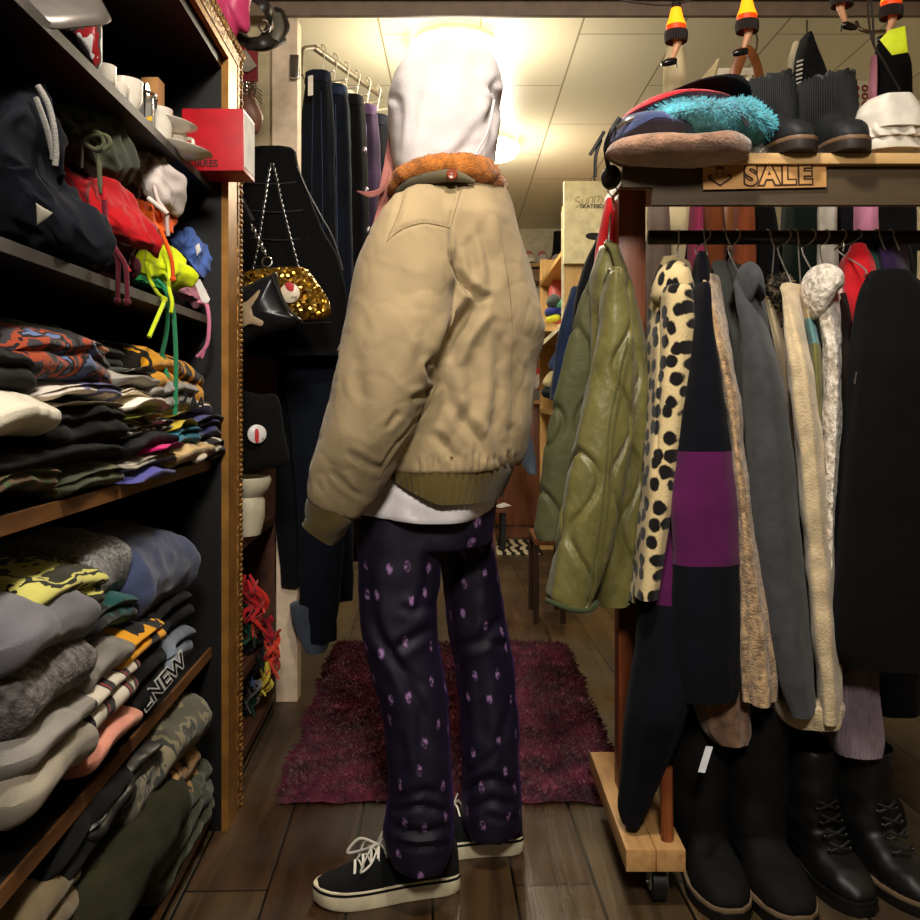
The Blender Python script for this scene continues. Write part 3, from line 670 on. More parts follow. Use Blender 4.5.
# ---------------- garments on the rail
def hanger(px, top, label, Y=1.955, lean=0, zr=1.3485):
    """wire hanger: hook over the rail, neck and two short arms inside the garment"""
    x = X(px, 1.955); zt = Z(top, Y); rr = .0172; lean = X(px, Y) - x + lean; Yg = Y; Y = 1.955
    pts = [(x, Y + rr * math.cos(a), 1.333 + rr * math.sin(a)) for a in [math.radians(q) for q in (-20, 20, 60, 90, 120, 150, 180)]]
    g = tube(pts + [(x + lean * .3, Y - rr * .9, 1.318), (x + lean * .7, Y - .008, 1.305), (x + lean, Yg - .002, zt + .02), (x + lean, Yg, zt + .004)], .0017, 6, 34)
    for s in (-1, 1) if Yg > 1.9 else (): g.add(tube([(x + lean, Yg, zt + .004), (x + lean, Yg + s * .02, zt - .012), (x + lean, Yg + s * .04, zt - .035)], .0018, 6, 12))
    return mk('wire_hanger', g, plain('wire_chrome', (206, 202, 196), .35, .7), None, label, 'hanger', 'wire hangers on the black rail')
def garment(name, tab, mat, label, cat_='coat', Y=1.95, dep=.2, hg=None, folds=5, amp=.06, n=48, M=60, na=.004, grp='garments hanging on the black rail', hl=None, cr=None, e=2.4, seed=None, Yof=None):
    g = hang(tab, Y, dep, n, M, folds, amp, na, seed, e, Yof)
    # shoulders slope away from the hanger towards front and back
    zt = Z(tab[0][0], Y)
    g.v = [Vector((p.x, p.y if p.z < zt - .16 else Y + (p.y - Y) * (.35 + .65 * min(1, max(0, (zt - p.z) / .16)) ** .7), p.z)) for p in g.v]
    if cr: crease(g, cr)
    o = mk(name, g, mat, None, label, cat_, grp)
    if hg: hanger(hg[0], tab[0][0] + 3, 'wire hanger holding the ' + hl, Y, hg[1] if len(hg) > 1 else 0)
    return o
def leopard(th=.4, sc_=35.0, zs=.85):
    m, n = base('leopard_print', (200, 178, 130), .95, 0, .1, .15); co = n.coord()
    w_ = n.new('ShaderNodeTexNoise', Scale=45.0, Detail=2.0); n.link(co, w_.inputs['Vector'])
    mx = n.new('ShaderNodeMix', data_type='RGBA'); mx.inputs[0].default_value = .012; n.link(co, mx.inputs[6]); n.link(w_.outputs['Color'], mx.inputs[7])
    d = n.new('ShaderNodeVectorMath', operation='DOT_PRODUCT'); d.inputs[1].default_value = (.8, -.6, 0); n.link(mx.outputs[2], d.inputs[0])
    sp = n.new('ShaderNodeSeparateXYZ'); n.link(mx.outputs[2], sp.inputs[0]); zz = n.new('ShaderNodeMath', operation='MULTIPLY'); zz.inputs[1].default_value = zs; n.link(sp.outputs['Z'], zz.inputs[0])
    cb = n.new('ShaderNodeCombineXYZ'); n.link(d.outputs['Value'], cb.inputs[0]); n.link(zz.outputs[0], cb.inputs[1])
    v = n.new('ShaderNodeTexVoronoi', Scale=sc_, Randomness=.7, voronoi_dimensions='2D'); n.link(cb.outputs[0], v.inputs['Vector'])
    r = n.ramp(v.outputs['Distance'], [(th - .05, rgb((20, 17, 17))), (th + .04, rgb((206, 184, 136)))]); n.link(r.outputs[0], n.b.inputs['Base Color'])
    f = n.new('ShaderNodeTexNoise', Scale=300.0); n.link(co, f.inputs['Vector']); n.bump(f.outputs['Fac'], .4, .005); return m
leo = leopard()
LC = garment('leopard_coat', [(264, 668, 686), (275, 658, 690), (300, 652, 693), (340, 649, 693), (400, 652, 688), (480, 650, 678), (560, 645, 668, .5), (599, 643, 660, .4)], leo, 'cream leopard print plush coat hanging next to the post', hg=(677,), hl='leopard print coat', folds=4, amp=.04, dep=.17, Yof=lambda t: -.11 * t)
mk('sleeve', hang([(292, 662, 690), (320, 662, 693), (400, 656, 686), (480, 648, 674), (560, 638, 662), (596, 634, 656)], 1.76, .05, 32, 50, 3, .05, .003), leo, LC)
mk('collar', inflate([(652, 300), (656, 276), (670, 261), (686, 264), (693, 282), (694, 300), (680, 296), (668, 308)], 1.80, .05, 48, 8, .006), leopard(.38, 48.0, .5), LC)
navy = cloth((13, 15, 26), 50, .3, .15, .95, .06); purp = cloth((82, 20, 70), 50, .35, .12, .95, .1)
def block(g, bands, Y):
    for i, f in enumerate(g.f):
        z = sum(g.v[k].z for k in f) / len(f); y = sum(g.v[k].y for k in f) / len(f); py = HY - F * (z - CZ) / Y
        g.m[i] = 1 if bands[0] < py < bands[1] else 0
    return g
nb = hang([(266, 694, 708), (285, 691, 712), (350, 688, 716), (420, 676, 726), (451, 670, 733), (453, 669, 733), (520, 658, 734), (581, 648, 728), (584, 647, 728), (640, 645, 718), (700, 640, 705), (770, 637, 684, .6), (812, 637, 668, .4), (824, 642, 662, .35)], 1.93, .17, 56, 130, 4, .04, .003, 5, Yof=lambda t: -.14 * t ** 1.5)
NC = mk('colour_block_coat', block(nb, (452, 582.5), 1.93), [navy, purp], None, 'long navy knit coat with a wide purple band', 'coat', 'garments hanging on the black rail'); hanger(702, 272, 'wire hanger holding the navy and purple knit coat', 1.95, .012)
ns_ = hang([(290, 697, 707), (340, 691, 713), (400, 683, 722), (449, 676, 729), (451, 675, 729), (500, 670, 735), (562, 670, 736), (564, 670, 736), (640, 668, 738), (690, 668, 738), (697, 670, 736)], 1.735, .045, 40, 110, 3, .05, .003, 8)
mk('sleeve', block(ns_, (450, 563), 1.735), [navy, purp], NC, 'sleeve with a purple band')
tan = cloth((172, 142, 106), 34, .9, .35, .95, .3, vscale=70)
garment('tweed_cardigan', [(280, 704, 716), (300, 707, 722), (350, 713, 731), (400, 722, 742), (440, 728, 743), (500, 735, 750), (560, 737, 759), (620, 738, 768), (665, 738, 775), (688, 740, 774)], tan, 'tan bouclé knit cardigan between the purple band and charcoal coat', 'cardigan', 1.80, .1, hg=(708, .0), hl='tan bouclé cardigan', folds=6, na=.006)
garment('grey_coat', [(268, 720, 738), (285, 714, 746), (330, 722, 750), (420, 738, 762), (560, 748, 776), (690, 756, 788)], cloth((74, 77, 72), 45, .3, .18, .95, .1), 'grey green wool coat tucked behind the charcoal coat', 'coat', 2.0, .17, hg=(724, .01), hl='grey green wool coat')
CH = garment('charcoal_coat', [(285, 740, 757), (310, 739, 764), (350, 742, 774), (400, 744, 785), (480, 746, 793), (560, 752, 800), (640, 766, 808), (686, 778, 812), (694, 782, 812)], cloth((66, 68, 71), 40, .35, .1, .95, .1, vscale=40), 'charcoal wool hooded coat in the middle of the rail', 'coat', 1.83, .13, hg=(737.5, .006), hl='charcoal hooded coat', folds=3, amp=.03)
mk('hood', inflate([(738, 300), (738, 272), (747, 262), (756, 268), (761, 284), (762, 302), (750, 296), (744, 310)], 1.8, .06, 44, 8, .004), cloth((66, 68, 71), 40, .35, .1, .95, .1, vscale=40), CH)
FCt = garment('fur_collar_coat', [(292, 772, 784), (320, 770, 787), (360, 774, 789), (420, 780, 792), (500, 786, 798), (600, 800, 812)], cloth((170, 152, 118), 40, .3), 'beige coat with dark fur collar beside the charcoal coat', 'coat', 1.98, .15, hg=(768, .006), hl='beige coat with fur collar')
fc = inflate([(768, 292), (772, 278), (782, 276), (788, 288), (787, 310), (781, 330), (774, 306)], 1.9, .05, 40, 8, .005); fcm = camo([(60, 46, 34), (130, 110, 82), (30, 24, 20)], 50, sharp='LINEAR')
FC2 = mk('fur_collar', fc, fcm, FCt, 'mottled dark fur collar'); mk('pile', tufts(fc, 900, .012, .001, 4), fcm, FC2, kind='stuff', smooth=False)
crm = cloth((206, 184, 146), 30, .5, .15, .9, .3, vscale=30)
QC = garment('cream_coat', [(290, 790, 799), (305, 788, 804), (340, 787, 808), (380, 789, 814), (450, 796, 822), (560, 804, 832), (640, 811, 837), (702, 817, 838)], crm, 'cream quilted corduroy coat with a turned furry hem', 'coat', 1.84, .13, hg=(788, .006), hl='cream quilted coat', folds=3, na=.006)
ch_ = hang([(697, 776, 837), (702, 774, 839), (712, 775, 839), (718, 779, 835)], 1.80, .075, 48, 14, 5, .03, .004)
mk('furry_hem', ch_, cloth((212, 190, 150), 26, .8, .2, .95, .4, vscale=40), QC, 'furry cream cuff')
gv = hang([(297, 800, 812), (323, 803, 815), (325, 803, 816), (347, 808, 820), (350, 808, 821), (420, 812, 824), (480, 818, 826), (530, 820, 828)], 1.92, .14, 40, 90, 3, .04, .003)
for i, f in enumerate(gv.f):
    py = HY - F * (sum(gv.v[k].z for k in f) / len(f) - CZ) / 1.92; gv.m[i] = 0 if py < 324 else (1 if py < 348 else 2)
mk('striped_knit', gv, [cloth((206, 184, 136), 40, .5), cloth((104, 156, 158), 40, .5), cloth((126, 122, 64), 40, .5)], None, 'knit with teal band between beige top and olive body', 'sweater', 'garments hanging on the black rail'); hanger(795, 300, 'wire hanger holding the knit with a teal band', 1.94, .012)
def cable():
    m, n = base('cable_knit', (222, 212, 198), .9, 0, .3, .15)
    v = n.new('ShaderNodeTexNoise', Scale=70.0, Detail=3.0); n.link(n.coord((1, 1, .8)), v.inputs['Vector']); n.bump(v.outputs['Fac'], 1.0, .012)
    r = n.ramp(v.outputs['Fac'], [(.35, rgb((170, 158, 140))), (.55, rgb((222, 212, 198)))]); n.link(r.outputs[0], n.b.inputs['Base Color']); return m
cab = cable()
WC = garment('cable_cardigan', [(283, 815, 838), (300, 818, 842), (340, 822, 843), (380, 823, 842), (440, 821, 840), (500, 822, 836), (560, 825, 834)], cab, 'white cable knit cardigan with a shawl collar', 'cardigan', 1.85, .12, hg=(812.5, .004), hl='white cable knit cardigan', folds=4, na=.006)
mk('shawl_collar', inflate([(804, 300), (805, 280), (813, 266), (826, 264), (838, 272), (840, 286), (832, 296), (824, 312), (812, 318)], 1.80, .06, 48, 9, .006), cab, WC)
RD = garment('red_sweater', [(250, 850, 866), (260, 843, 872), (280, 840, 875), (300, 841, 874), (330, 848, 876), (420, 856, 876)], cloth((196, 24, 34), 40, .4), 'bright red knit sweater above the black coat', 'sweater', 1.88, .07, hg=(843, .0), hl='bright red sweater')
garment('brown_jacket', [(300, 840, 853), (340, 840, 853), (420, 836, 851), (500, 826, 846), (600, 822, 842)], cloth((38, 27, 22), 45, .3, .18, .95, .05), 'dark brown jacket squeezed beside the black coat', 'jacket', 1.87, .1, hg=(826, .01), hl='dark brown jacket')
BC = garment('black_coat', [(276, 868, 912), (290, 861, 926), (330, 856, 932), (370, 850, 924), (450, 842, 928), (550, 831, 934), (620, 823, 936), (645, 824, 936), (662, 836, 934)], cloth((13, 13, 15), 45, .25, .18, .95, .03), 'long black wool coat at the right end of the rail', 'coat', 1.77, .075, hg=(858, .012), hl='long black coat', folds=4, amp=.04)
mk('button', tube([P(856.5, 372, 1.705), P(854.5, 384, 1.705)], .0014, 6), plain('zinc', (150, 146, 140), .35, .9), BC, 'small metal toggle')
garment('teal_sweater', [(247, 870, 880), (262, 868, 886), (300, 868, 886), (400, 870, 888)], cloth((46, 96, 84), 40, .4), 'teal green sweater behind the black coat', 'sweater', 2.0, .12, hg=(876, .0), hl='teal green sweater')
garment('purple_sweater', [(246, 884, 900), (262, 882, 906), (300, 884, 908), (400, 886, 912)], cloth((72, 48, 100), 40, .4), 'purple sweater at the far right of the rail', 'sweater', 2.0, .12, hg=(890, .0), hl='purple sweater')
garment('brown_mohair_sweater', [(560, 690, 740), (640, 692, 744), (690, 693, 746), (700, 692, 748), (730, 702, 749), (738, 710, 745)], cloth((124, 92, 70), 30, .9, .3, .95, .5, vscale=50), 'fuzzy brown mohair sweater hem below the tan cardigan', 'sweater', 1.80, .05, folds=8, amp=.03)
MV = hang([(560, 846, 870), (640, 842, 872), (672, 838, 872), (700, 832, 876), (735, 829, 880), (750, 834, 877)], 1.84, .05, 140, 50, 3, .03, .002, 4)
MV.v = [Vector((p.x, p.y + .002 * math.sin(p.x * 900), p.z)) for p in MV.v]
mk('ribbed_sweater', MV, cloth((136, 118, 128), 40, .4), None, 'mauve ribbed sweater hem hanging below the black coat', 'sweater', 'garments hanging on the black rail')
# ---------------- quilted liner jacket on the end of the rack
def quilt():
    m, n = base('quilted_nylon', (104, 98, 46), .44, 0, .1, .45)
    a = n.new('ShaderNodeTexNoise', Scale=24.0, Detail=3.0); n.link(n.coord((1, 1, .6)), a.inputs['Vector']); n.bump(a.outputs['Fac'], .35, .02)
    r = n.ramp(a.outputs['Fac'], [(.3, rgb((88, 84, 42))), (.7, rgb((108, 102, 54)))]); n.link(r.outputs[0], n.b.inputs['Base Color']); return m
qm = quilt(); qd = cloth((86, 84, 46), 40, .2, .1, .45, .1)
def quilted(g, k=.066, lam=.22, d=.008, ph=0):
    ns = normals(g); out = []
    for p, q in zip(g.v, ns):
        u = p.x * .8 + p.y * .6 + ph; best = 9
        i0 = math.floor(u / k)
        for i in (i0 - 1, i0, i0 + 1, i0 + 2):
            best = min(best, abs(u - (i * k + (-1) ** i * .021 * math.sin(2 * PI * p.z / lam))))
        out.append(p + q * (-d * math.exp(-(best / .0055) ** 2) + .0022 * wr((p.x, p.y, p.z * .6), 26, 2) + .0006 * wr(p, 70, 4)))
    g.v = out; return g
QJ = thing('quilted_jacket', (X(605, 1.9), 1.9, Z(608, 1.9)), 'olive green quilted nylon liner jacket on the left end of the rack', 'jacket')
bd = hang([(252, 598, 618), (275, 590, 628), (320, 590, 640), (380, 590, 650), (440, 590, 654), (520, 590, 646), (580, 590, 638), (602, 592, 634)], 1.9, .06, 110, 140, 3, .03, .002, 2)
mk('body', quilted(bd), qm, QJ)
fp = hang([(246, 604, 612), (270, 592, 604), (300, 580, 600), (340, 568, 598), (400, 554, 590), (440, 546, 586), (500, 538, 580), (532, 534, 572), (540, 538, 566)], 1.93, .02, 100, 140, 2, .03, .002, 4)
mk('front_panel', quilted(fp, ph=.02), cloth((74, 74, 46), 40, .2, .1, .5, .1), QJ, 'darker front panel hanging open')
sl = hang([(275, 606, 622), (300, 601, 628), (340, 596, 634), (400, 584, 634), (440, 574, 632), (500, 562, 622), (560, 552, 608), (596, 546, 594), (606, 556, 590)], 1.79, .045, 110, 140, 3, .03, .002, 7)
SL = mk('sleeve', quilted(sl, ph=.013), qm, QJ)
seam = G()
pl = [(628, 338), (620, 370), (610, 420), (606, 470), (600, 520), (592, 570), (588, 598)]
for i in (0, 1): seam.add(tube([P(a + i * 5, b, 1.742 - .002 * i) for a, b in pl], .0016, 6, 60))
mk('seam', seam, qd, SL); 
mk('collar_edge', tube([P(606, 244, 1.84), P(613, 252, 1.83), (P(622, 290, 1.84)), P(630, 330, 1.845)], .006, 8, 24), qd, QJ)
mk('binding', tube([P(546, 600, 1.76), P(556, 604, 1.745), P(572, 610, 1.742), P(590, 610, 1.75), P(597, 602, 1.775)], .005, 8, 24), cloth((58, 66, 38)), QJ, 'dark green hem binding')
mk('hanger_loop', tube([P(608, 250, 1.88), P(609, 232, 1.88), P(611, 214, 1.9)], .002, 6, 12), plain('wire', (168, 164, 158), .25, .95), QJ)
# things squeezed behind the quilted jacket
mk('red_jacket', hang([(205, 604, 612), (225, 600, 618), (250, 596, 622), (300, 590, 622), (380, 588, 620)], 2.06, .03, 40, 40, 3, .03, .003), cloth((206, 34, 40), 40, .2), None, 'red nylon jacket hanging behind the quilted jacket', 'jacket')
mk('black_jacket', hang([(240, 596, 606), (262, 586, 606), (290, 576, 602), (302, 574, 600), (380, 566, 596)], 2.15, .03, 40, 40, 3, .03, .003), cloth((14, 14, 18), 40, .2, .18, .95, .03), None, 'black jacket shoulder peeking out left of the quilted jacket', 'jacket')
mk('denim_jacket', hang([(292, 570, 580), (310, 564, 580), (340, 556, 578), (400, 550, 576)], 2.25, .03, 40, 40, 3, .03, .003), cloth((26, 38, 62), 40, .3, .2, .95, .05), None, 'blue denim jacket lowest of those behind the quilted jacket', 'jacket')
# ================================================================ things on the rack's top board
ZT = 1.462
def sit(z=ZT, y0=1.75):
    return lambda p: Vector((p.x, p.y, max(p.z, z + .001))) if p.y > y0 else Vector((p.x, min(p.y, y0), p.z)) if p.z < z else p
def felt(c, s=40, b=.8): return cloth(c, s, b, .2, .95, .5, vscale=35)
def beret(poly, Y, d, mat, label, fuzz=0, seed=1, **k):
    g = inflate(poly, Y, d, 64, 10, .004, 16, seed, **k)
    o = mk('beret', g, mat, None, label, 'beret', 'berets piled on the top board')
    if fuzz: mk('pile', tufts(g, fuzz, .014, .00016, seed), mat, o, kind='stuff', smooth=False)
    return o
beret([(607, 154), (614, 143), (640, 139), (680, 141), (715, 139), (735, 137), (746, 142), (749, 150), (742, 160), (715, 165), (690, 168), (650, 167), (622, 164)], 1.735, .1, felt((150, 114, 92), 26), 'taupe felt beret at the bottom of the beret pile', 0, 1, back=.17, clamp=lambda p: Vector((p.x, p.y, max(p.z, ZT + .001))) if p.y > 1.75 else p)
B2 = beret([(604, 150), (606, 136), (616, 124), (640, 119), (668, 122), (690, 132), (694, 141), (660, 141), (622, 143), (612, 150)], 1.84, .11, felt((62, 74, 118)), 'navy blue felt beret left of the turquoise one', 0, 2)
beret([(640, 141), (655, 134), (690, 133), (720, 140), (735, 138), (720, 143), (680, 143)], 1.86, .1, felt((24, 28, 44)), 'dark navy beret squeezed between taupe and turquoise berets', 0, 6)
B3 = beret([(646, 124), (652, 112), (668, 109), (690, 114), (715, 112), (740, 107), (758, 114), (769, 127), (764, 138), (748, 138), (720, 140), (692, 134), (670, 124)], 1.80, .1, felt((92, 184, 202), 30, .6), 'fluffy turquoise mohair beret', 9000, 3)
lb = box(-.004, .004, -.001, .001, -.019, .019); mk('label_strip', lb.tr(Matrix.Translation(P(743, 117, 1.70)) @ Matrix.Rotation(math.radians(-28), 4, 'Y')), plain('label_black', (20, 20, 22), .6), B3, 'black label strip')
beret([(618, 124), (630, 112), (650, 105), (680, 102), (710, 103), (728, 106), (736, 109), (715, 112), (690, 114), (665, 110), (648, 118), (634, 122)], 1.86, .12, felt((196, 30, 44)), 'red felt beret under the black one', 0, 4)
beret([(660, 102), (672, 95), (700, 89), (722, 87), (738, 90), (747, 98), (746, 106), (728, 104), (700, 101)], 1.88, .12, felt((20, 20, 22)), 'black felt beret on top of the pile', 0, 5)
cs = thing('peaked_cap', P(610, 185, 1.86), 'black cap with straps hanging off the left end of the beret pile', 'cap')
mk('peak', inflate([(601, 176), (605, 168), (613, 165), (620, 172), (620, 182), (612, 189), (604, 186)], 1.86, .025, 40, 8, .002), plain('label_black', (20, 20, 22), .6), cs)
mk('strap', tube([P(620, 118, 1.78), P(611, 132, 1.77), P(606, 150, 1.8), P(609, 170, 1.84)], .005, 8, 24, flat=.4), plain('label_black', (20, 20, 22), .6), cs)
mk('strap', tube([P(604, 132, 1.82), P(598, 142, 1.81), P(590, 155, 1.81)], .0035, 6, 14), plain('label_black', (20, 20, 22), .6), cs)
mk('strap', tube([P(601, 140, 1.82), P(596, 155, 1.81), P(595, 177, 1.81)], .0035, 6, 14), plain('label_black', (20, 20, 22), .6), cs)
mk('buckle', tube([P(617, 128, 1.76), P(626, 121, 1.75), P(634, 118, 1.75)], .005, 8, 10, flat=.5), plain('zinc', (150, 146, 140), .35, .9), cs)
mk('ring', tube([P(608, 190, 1.85), P(612, 196, 1.85), P(618, 193, 1.85), P(615, 187, 1.85)], .0015, 6, 20, True), plain('zinc', (150, 146, 140), .35, .9), cs)
# ---- boots (front faces the viewer): sole, foot, shaft
def boot(name, x, y, z0, L, w, shaft_h, shaft_w, mats, label, group, yaw=0, lace=None, fringe=None, welt=None, flare=1.1, toe=1.0):
    leather, sole, weltm = mats
    M = Matrix.Translation((x, y, z0)) @ Matrix.Rotation(yaw, 4, 'Z')          # local: toe at -y
    prof = [(0, .3 * toe), (.05, .62), (.14, .86), (.3, 1), (.45, .92), (.62, .74), (.8, .76), (.93, .66), (1, .3)]
    def hw(t):
        for a, b in zip(prof, prof[1:]):
            if t <= b[0]: return (a[1] + (b[1] - a[1]) * (t - a[0]) / (b[0] - a[0])) * w / 2
        return .3 * w / 2
    T = [0, .015, .05, .1, .16, .24, .34, .45, .56, .68, .8, .9, .97, 1]
    def ring(k, z): return [M @ Vector((hw(t) * k, -L * .62 + t * L * 1.0 + (k - 1) * (t - .5) * .06, z)) for t in T] + [M @ Vector((-hw(t) * k, -L * .62 + t * L + (k - 1) * (t - .5) * .06, z)) for t in reversed(T)]
    B = thing(name, M @ Vector((0, 0, 0)), label, 'boot', group)
    mk('sole', loft([ring(1.02, 0), ring(1.05, .004), ring(1.05, .018), ring(1.0, .0185)]), sole, B, 'dark sole')
    mk('welt', loft([ring(1.03, .0185), ring(1.06, .021), ring(1.03, .0265), ring(.9, .027)]), weltm, B, welt)
    g = G(); rings = []
    H = [(0, .036), (.06, .055), (.15, .067), (.3, .076), (.42, .092), (.55, .115), (.7, .125), (.85, .12), (1, .10)]
    def h(t):
        for a, b in zip(H, H[1:]):
            if t <= b[0]: return a[1] + (b[1] - a[1]) * (t - a[0]) / (b[0] - a[0])
        return .1
    for i in range(26):
        t = .004 + .99 * i / 25; r = []
        for j in range(20):
            a = PI * j / 19; c_, s_ = math.cos(a), math.sin(a)
            r.append(M @ Vector((hw(t) * .97 * math.copysign(abs(c_) ** .6, c_), -L * .62 + t * L, .024 + (h(t) - .024) * s_ ** .75)))
        rings.append(r)
    g.add(loft(rings)); sr = []
    for i in range(24):
        q = i / 23; zz = .06 + (shaft_h - .06) * q; cy = L * (.10 + .02 * q); rx = shaft_w / 2 * (.9 + (flare - .9) * q); ry = L * .26 * (1.02 + .05 * q) if not fringe else L * .24
        wob = .004 * math.sin(q * 19) * (1 - q)
        sr.append([M @ Vector((rx * math.cos(2 * PI * j / 32) + wob, cy + ry * math.sin(2 * PI * j / 32), zz + .004 * wr((math.cos(j * .2) * 3, q * 4, x * 9), 1.5) + (.012 * math.sin(2 * PI * j / 32 + 1.3) * q if fringe else 0))) for j in range(32)])
    top = sr[-1]; c = sum(top, Vector()) / 32
    sr += [[c + (p - c) * .92 for p in top], [c + (p - c) * .88 + Vector((0, 0, -.05)) for p in top], [c + (p - c) * .6 + Vector((0, 0, -.06)) for p in top]]
    g.add(loft(sr)); g = remesh(g, .006, 3)
    ns = normals(g); g.v = [p + q * (.0022 * wr(p, 26, x * 11) + .0012 * wr(p, 60, 3)) for p, q in zip(g.v, ns)]
    mk('upper', g, leather, B)
    if lace:
        lg = G(); ey = G()
        for k in range(6):
            z = .085 + k * .021; yy = -L * (.2 - .042 * k) if k < 4 else -L * (.17)
            yy = -L * .30 + k * L * .05 - .004; sx = w * .2
            lg.add(tube([M @ Vector((-sx, yy, z - .004)), M @ Vector((0, yy - .008, z + .008)), M @ Vector((sx, yy, z + .014))], .0026, 6, 8)); lg.add(tube([M @ Vector((sx, yy, z - .004)), M @ Vector((0, yy - .009, z + .006)), M @ Vector((-sx, yy, z + .014))], .0026, 6, 8))
            for s in (-1, 1): ey.add(sphere(M @ Vector((s * sx * 1.1, yy - .001, z)), .004, 8, 6))
        mk('laces', lg, plain('lace_black', (34, 33, 32), .6), B); mk('eyelet', ey, plain('eyelet_metal', (90, 86, 80), .3, .9), B, kind='stuff')
    if fringe:
        fg = G()
        for k in range(84):
            a = 2 * PI * k / 84; rx, ry = shaft_w / 2 * 1.06, L * .255; zt = shaft_h - .015 - R.random() * .012
            p = lambda z, e: M @ Vector((math.cos(a) * rx * e, L * .11 + math.sin(a) * ry * e, z))
            fg.add(tube([p(zt, 1.0), p(zt - .03, 1.04), p(zt - .06, 1.06), p(zt - .12 - R.random() * .02, 1.05)], [.0026, .0024, .002, .001], 5, 6, flat=.5))
        mk('fringe', fg, leather, B, 'long leather fringe')
    return B
blk = plain('boot_black_suede', (28, 30, 31), .6, 0, .3); sol = plain('boot_sole', (40, 32, 26), .55); brn = plain('boot_welt_brown', (120, 92, 66), .5)
boot('fringed_boot', X(774, 1.86), 1.865, ZT, .23, .088, .198, .1, (blk, sol, brn), 'left of the two black fringed ankle boots on the top board', 'fringed boots', .1, fringe=1, welt='brown welt')
boot('fringed_boot', X(831, 1.86), 1.865, ZT, .23, .092, .198, .11, (blk, sol, brn), 'right fringed black ankle boot, next to the white boot', 'fringed boots', -.05, fringe=1, welt='brown welt')
wht = plain('boot_white', (222, 214, 200), .5)
WB = thing('white_boot', (X(889, 1.86), 1.86, ZT), 'white leather ankle boot with folded fringed cuff', 'boot')
mk('shaft', hang([(112, 868, 908), (130, 866, 912), (148, 862, 918), (153, 864, 920)], 1.84, .05, 40, 24, 2, .02, .002, 3), wht, WB)
cu = hang([(102, 866, 908), (108, 860, 914), (120, 856, 920), (130, 857, 922), (134, 858, 922)], 1.84, .062, 60, 24, 3, .04, .002, 5)
mk('cuff', cu, wht, WB)
mk('fringe', hang([(128, 859, 920), (136, 857, 922), (142, 860, 921)], 1.84, .058, 90, 14, 14, .05, .003, 7), wht, WB)
# ================================================================ leg lamp string lights in front of the beam
cordm = plain('cord_dark', (44, 34, 28), .6)
LY = 2.3
cordp = [P(590, -6, LY), P(640, 3, LY), P(676, 4, LY), P(712, -8, LY), P(747, -12, LY), P(800, -6, LY), P(842, -38, LY), P(870, -30, LY), P(889, -28, LY), P(930, -40, LY)]
mk('light_cord', tube(cordp, .003, 6, 80), cordm, None, 'dark cord of the string lights along the beam', 'cord')
mk('cable', tube([P(874, -40, 2.2), P(868, 0, 2.2), P(872, 40, 2.2), P(884, 62, 2.2), P(900, 90, 2.2)], .003, 6, 40).add(tube([P(866, -40, 2.2), P(872, 10, 2.2), P(874, 46, 2.2)], .003, 6, 30)), cordm, None, 'grey cable drooping at the right edge above the white boot', 'cord')
shm = emit('shade_glow', (255, 150, 20), 1.6); frg = plain('lamp_fringe', (30, 14, 10), .8); lskin = plain('lamp_leg', (214, 158, 116), .45)
def leg_lamp(px, py, label, flip=1):
    c = P(px, py, LY); s = 55 / F * LY      # py = top of shade, s = whole height
    L = thing('leg_lamp', c - Vector((0, 0, s)), label, 'string light', 'leg shaped string lights')
    q = lambda x, y: c + Vector((x * s * flip, 0, -y * s))
    mk('socket', lathe([(.012, .012), (.012, -.004), (.006, -.006)], c, 14), frg, L)
    mk('shade', lathe([(.07 * s, 0), (.1 * s, -.1 * s), (.15 * s, -.24 * s), (.185 * s, -.33 * s), (.165 * s, -.33 * s), (.09 * s, -.01 * s)], c, 20, caps=(False, False)), shm, L, 'glowing amber shade')
    mk('fringe_glow', lathe([(.18 * s, -.32 * s), (.172 * s, -.47 * s), (.165 * s, -.47 * s), (.172 * s, -.32 * s)], c, 20, caps=(False, False)), emit('lit_fringe', (230, 70, 16), .5), L, 'orange glowing band added for the lit fringe')  # emissive band added for lamp light showing through the fringe
    fg = G()
    for k in range(26):
        a = 2 * PI * k / 26; fg.add(tube([c + Vector((math.cos(a) * .185 * s, math.sin(a) * .185 * s, -.43 * s)), c + Vector((math.cos(a) * .19 * s, math.sin(a) * .19 * s, -.53 * s)), c + Vector((math.cos(a) * .175 * s, math.sin(a) * .175 * s, -.62 * s))], .025 * s, 5, 5))
    mk('fringe', fg, frg, L, 'dark shade fringe')
    mk('leg', tube([q(.02, .35), q(.03, .6), q(.0, .74), q(-.03, .82), q(-.06, .93)], [.085 * s, .08 * s, .06 * s, .055 * s, .03 * s], 12, 20), lskin, L)
    sh = tube([q(.01, .97), q(-.06, .97), q(-.18, 1.0), q(-.27, 1.03)], [.05 * s, .07 * s, .065 * s, .03 * s], 10, 14); sh.add(tube([q(.0, .96), q(.015, 1.08)], .014 * s, 8))
    mk('shoe', sh, plain('lamp_shoe', (18, 16, 16), .25), L, 'black high heel')
leg_lamp(676, 8, 'lit leg shaped string light hanging over the beret pile')
leg_lamp(747, -2, 'lit leg shaped string light above the left fringed boot')
leg_lamp(842, -28, 'leg shaped string light with only its leg showing above the right fringed boot', -1)
leg_lamp(891, -16, 'leg shaped string light at the right edge above the white boot')
mk('neon_tag', inflate([(880, 40), (889, 30), (905, 26), (908, 52), (892, 55)], 2.1, .004, 30, 5, .002, smooth=False), plain('neon_yellow', (224, 240, 40), .6), None, 'neon yellow paper tag hanging at the right edge', 'tag')
mk('coat_hook', tube([P(856, 22, 2.86), P(860, 29, 2.84), P(872, 32, 2.84), P(888, 31, 2.88)], .006, 8, 24), plain('hook_brass', (120, 104, 78), .35, .8), None, 'bent metal coat hook under the beam at the right', 'hook')
